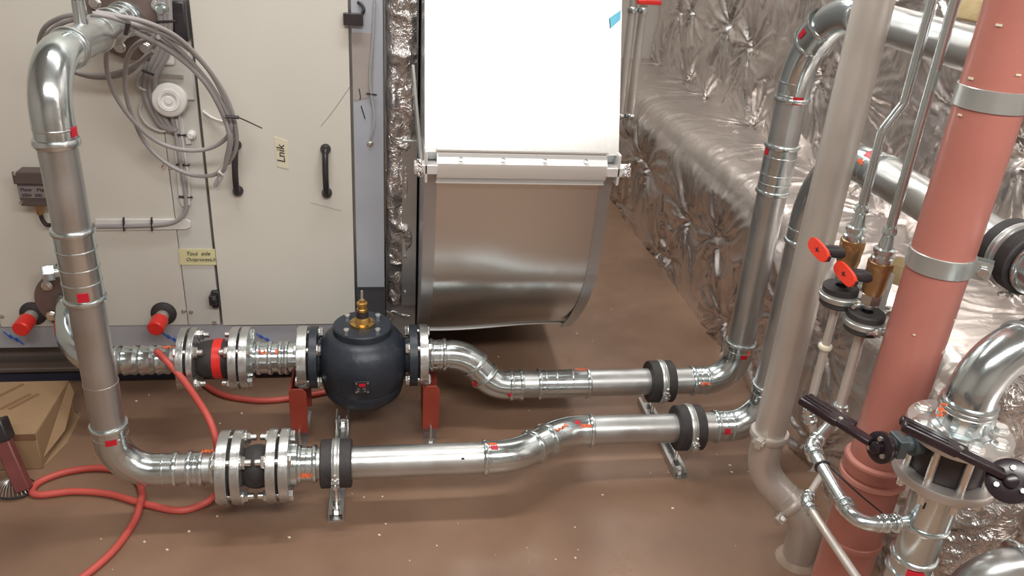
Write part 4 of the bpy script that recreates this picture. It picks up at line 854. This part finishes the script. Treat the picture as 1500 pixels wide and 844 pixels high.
MB().lathe(h2c, (.45, .6, -.55), [(0, .016), (.06, .016), (.06, 0)], 20).build('stem_neck', 'lever', t2)
# insulated pipe and pipe end at the right edge
iw = thing('insulated_pipe', 'foil wrapped insulated pipe at the right edge behind the flange', 'pipe', (1.25, 1.1, .8))
a_ = np.linspace(0, 2*PI, 90); s2_ = np.linspace(0, 1, 90); A_, S_ = np.meshgrid(a_, s2_, indexing='ij'); P0 = np.array([1.24, 1.30, .58]); P1 = np.array([1.24, 1.00, .95]); dd = (P1-P0)/np.linalg.norm(P1-P0)
P0 = np.array([1.19, 1.18, .40]); P1 = np.array([1.19, 1.18, .86]); dd = np.array([0, 0, 1.])
rr_ = .085+.012*ridge(np.cos(A_)*3+5, S_*14+np.sin(A_)*3, 4)**2+.01*vnoise(np.cos(A_)*4+9, S_*9+np.sin(A_)*4, 6)
rr_ = rr_*np.clip((1-S_)*12+.3, 0, 1)
P = np.stack([P0[0]+(P1-P0)[0]*S_+rr_*np.cos(A_), P0[1]+(P1-P0)[1]*S_+rr_*np.sin(A_), P0[2]+(P1-P0)[2]*S_], -1); grid_mesh('foil_wrap', P, 'foil2', iw)
pe = thing('pipe_end', 'greenish steel elbow end with red sticker in the bottom corner', 'pipe fitting', (1.05, .85, .45))
u0 = at(1440, 850, Z=.50); u1 = at(1500, 822, Z=.53)
MB().tube(fillet([u0+Vector((-.02, .03, -.10)), u0+Vector((-.0, .0, .02)), u1+Vector((.1, -.02, .03))], .06), .036, 32).build('elbow', 'pipe', pe)
dv = (u1-u0).normalized(); bead(pe, u0+dv*.05+Vector((.02, 0, .02)), dv, .036, .014, .006)
patch(pe, 'sticker', 'sticker', u1+Vector((.01, 0, .02)), dv, .038, .03, .02, twist=.3)

# ------------------------------------------------------------------ cable coil on the top left pipe
cc_ = thing('cable_coil', 'coiled grey cables hanging from the top left pipe nozzle', 'cable', at(150, 60, Y=2.1))
YK = 2.22
def K(px, py, y=YK): return at(px, py, Y=y)
loops = [
 [(125, 22, 2.12), (95, 24, 2.15), (68, 38, 2.2), (58, 60, 2.25), (62, 74, 2.3), (85, 92, 2.38), (115, 108, 2.42), (150, 114, 2.42), (185, 108, 2.4), (205, 92, 2.38), (225, 68, 2.35), (232, 58, 2.3)],
 [(135, 20, 2.12), (165, 26, 2.14), (195, 38, 2.18), (240, 62, 2.25), (285, 100, 2.3), (315, 140, 2.34), (333, 180, 2.36), (338, 210, 2.36), (330, 243, 2.38), (322, 258, 2.4), (315, 272, 2.4)],
 [(140, 18, 2.13), (175, 24, 2.15), (215, 33, 2.18), (260, 55, 2.24), (300, 95, 2.3), (330, 140, 2.34), (344, 180, 2.36), (346, 215, 2.38), (334, 240, 2.4), (320, 262, 2.41)],
 [(180, 40, 2.16), (166, 55, 2.2), (156, 78, 2.26), (158, 110, 2.32), (172, 145, 2.36), (198, 180, 2.38), (230, 207, 2.4), (265, 219, 2.4), (300, 219, 2.4), (325, 208, 2.38), (338, 190, 2.36), (332, 165, 2.35), (305, 120, 2.32), (265, 75, 2.27), (225, 45, 2.2), (190, 34, 2.15)],
 [(232, 54, 2.2), (205, 62, 2.25), (189, 80, 2.3), (183, 110, 2.36), (186, 145, 2.4), (198, 180, 2.42), (215, 212, 2.43), (245, 240, 2.43), (280, 256, 2.43), (310, 257, 2.42), (325, 247, 2.41), (335, 225, 2.39), (341, 190, 2.37), (334, 158, 2.35), (312, 112, 2.32), (280, 75, 2.28), (240, 50, 2.22), (205, 42, 2.18)],
 [(130, 26, 2.11), (95, 32, 2.14), (72, 48, 2.18), (64, 66, 2.22), (75, 88, 2.34), (105, 104, 2.4), (150, 110, 2.4), (190, 100, 2.38), (225, 75, 2.34)],
 [(195, 46, 2.17), (235, 66, 2.22), (275, 95, 2.28), (305, 128, 2.31), (328, 172, 2.34), (336, 205, 2.35), (331, 235, 2.38)]]
for lp in loops: MB().tube(spline([K(*p) for p in lp], 8), .0062, 10).build('cable', 'cable', cc_)
tp = [K(333, 172, 2.325), K(352, 173, 2.325)]; MB().tube([K(330, 171, 2.32), K(350, 172, 2.32)], .005, 8).tube(spline([K(347, 171, 2.33), K(365, 179, 2.31), K(384, 188, 2.30)]), .0018, 6).build('cable_tie', 'black', cc_)
MB().tube([K(188, 33, 2.13), K(184, 50, 2.14)], .006, 8).build('cable_tie', 'black', cc_)
MB().tube(spline([K(333, 240, 2.40), K(327, 250, 2.40), K(322, 256, 2.39)]), .011, 10).build('tape_wrap', 'white', cc_); MB().tube(spline([K(324, 258, 2.40), K(318, 270, 2.41), K(316, 278, 2.41)]), .008, 10).build('cable_end', 'cable2', cc_)

# ------------------------------------------------------------------ red hose, carton, stand leg, debris
def hs(pts, lab): return tag(MB().tube(spline(pts, 10), .0098, 14).build('hose', 'hose'), lab, 'hose')
Zf = .0105
hs([at(228, 513, Y=2.19), at(245, 530, Y=2.185), at(268, 556, Y=2.14), at(292, 590, Y=2.06), at(308, 618, Y=2.0), at(317, 648, Y=1.965), at(320, 680, Y=1.955), at(322, 712, Z=.06), at(316, 724, Z=.03), at(300, 738, Z=Zf), at(262, 748, Z=Zf), at(210, 738, Z=Zf), at(160, 724, Z=Zf), at(110, 720, Z=Zf), at(60, 725, Z=Zf),
    at(47, 720, Z=Zf), at(58, 706, Z=Zf), at(95, 692, Z=Zf), at(140, 686, Z=Zf), at(178, 690, Z=Zf), at(200, 703, Z=Zf), at(208, 722, Z=.012), at(206, 735, Z=.031), at(196, 765, Z=Zf), at(165, 808, Z=Zf), at(115, 850, Z=Zf), at(60, 880, Z=Zf)], 'long red hose looping from the joint over the floor')
hs([at(290, 556, Z=Zf), at(318, 575, Z=Zf), at(345, 583, Z=Zf), at(385, 587, Z=Zf), at(430, 583, Z=Zf), at(480, 574, Z=Zf), at(530, 566, Z=Zf)], 'red hose piece on the floor behind the black valve')
bx = thing('carton', 'brown cardboard carton on the floor at the left edge', 'box', (-1.2, 2.2, 0))
x0, x1, y0, y1, h = -1.42, -.992, 2.08, 2.36, .125
MB().box((x0, y0, 0), (x1, y1, h-.003)).build('body', 'card', bx, bevel=.003)
MB().box((x0-.002, y0-.002, h-.003), (x1-.0, y1+.002, h)).build('lid', 'card', bx, bevel=.001)
MB().poly([(x1, y0+.005, 0), (x1, y1+.0, 0), (x1+.022, y1-.02, 0), (x1+.028, y0+.12, 0)], (0, 0, .004)).build('loose_flap', 'card', bx)
MB().poly([(x1, y0+.02, .03), (x1+.018, y0+.14, .035), (x1+.02, y1-.03, .10), (x1, y1, .12)], (.002, 0, .0)).build('torn_flap', 'card', bx)
MB().box((x0, y0-.003, h-.02), (x1, y0-.0, h)).build('edge_fold', 'cardink', bx)
for k, (px, py) in enumerate(((8, 575), (18, 590), (30, 590))):
    p = at(px, py, Z=h); MB().bar(p+Vector((-.02, -.035, .0005)), p+Vector((.035, .045, .0005)), .012, .001).build('print_mark', 'cardink', bx)
sl = thing('stand_leg', 'maroon steel stand leg with wire foot at the left edge', 'stand', (-.98, 1.95, 0))
f0 = at(36, 718, Z=.02); f1_ = at(2, 640, Z=.16)
MB().bar(f0, f1_, .040, .03, (0, -1, .4)).build('leg', 'maroon', sl, bevel=.004); MB().bar(f1_+Vector((.0, 0, -.015)), f1_+(f1_-f0).normalized()*.05, .055, .05, (0, -1, .4)).build('cap', 'black', sl, bevel=.005)
MB().bar(f1_+Vector((0, 0, .02)), f1_+Vector((-.10, .05, .02)), .04, .04).build('arm', 'maroon', sl, bevel=.004)
rc = at(22, 716, Z=.01)
for k in range(14):
    an = k*PI/14; u = Vector((math.cos(an)*.05, math.sin(an)*.04, 0)); MB().tube(spline([rc-u+Vector((0, 0, .0)), rc-u*.5+Vector((0, 0, .03)), rc+u*.5+Vector((0, 0, .03)), rc+u]), .0015, 5).build('wire', 'rail', sl)
MB().tube([rc+Vector((math.cos(a)*.052, math.sin(a)*.042, 0)) for a in np.linspace(0, 2*PI, 30)], .0035, 8).build('foot_ring', 'black', sl)
db = MB(); rd = random.Random(3)
for px, py in [(424, 788), (145, 660), (354-0, 606), (117, 606), (200, 588), (218, 579), (318, 757), (277, 779), (245, 806), (165, 835), (1008, 560+0), (868, 500), (905, 382), (842, 773), (985, 745), (1072, 692), (1050, 666), (895, 453), (895, 362), (730, 523), (640, 800), (565, 768), (560, 728), (1077, 800), (845, 489), (148, 790)] + [(rd.uniform(200, 1100), rd.uniform(560, 840)) for _ in range(26)]:
    p = at(px, py, Z=0); s_ = rd.uniform(.0012, .0045); pts = [p+Vector((math.cos(a+rd.random()*.6)*s_*rd.uniform(.6, 1.4), math.sin(a)*s_, .0003)) for a in np.linspace(0, 2*PI, 6)[:-1]]; db.poly(pts, (0, 0, .0018))
tag(db.build('debris', 'dirt', smooth=False), 'small pale paint chips scattered on the brown floor', 'debris', kind='stuff')
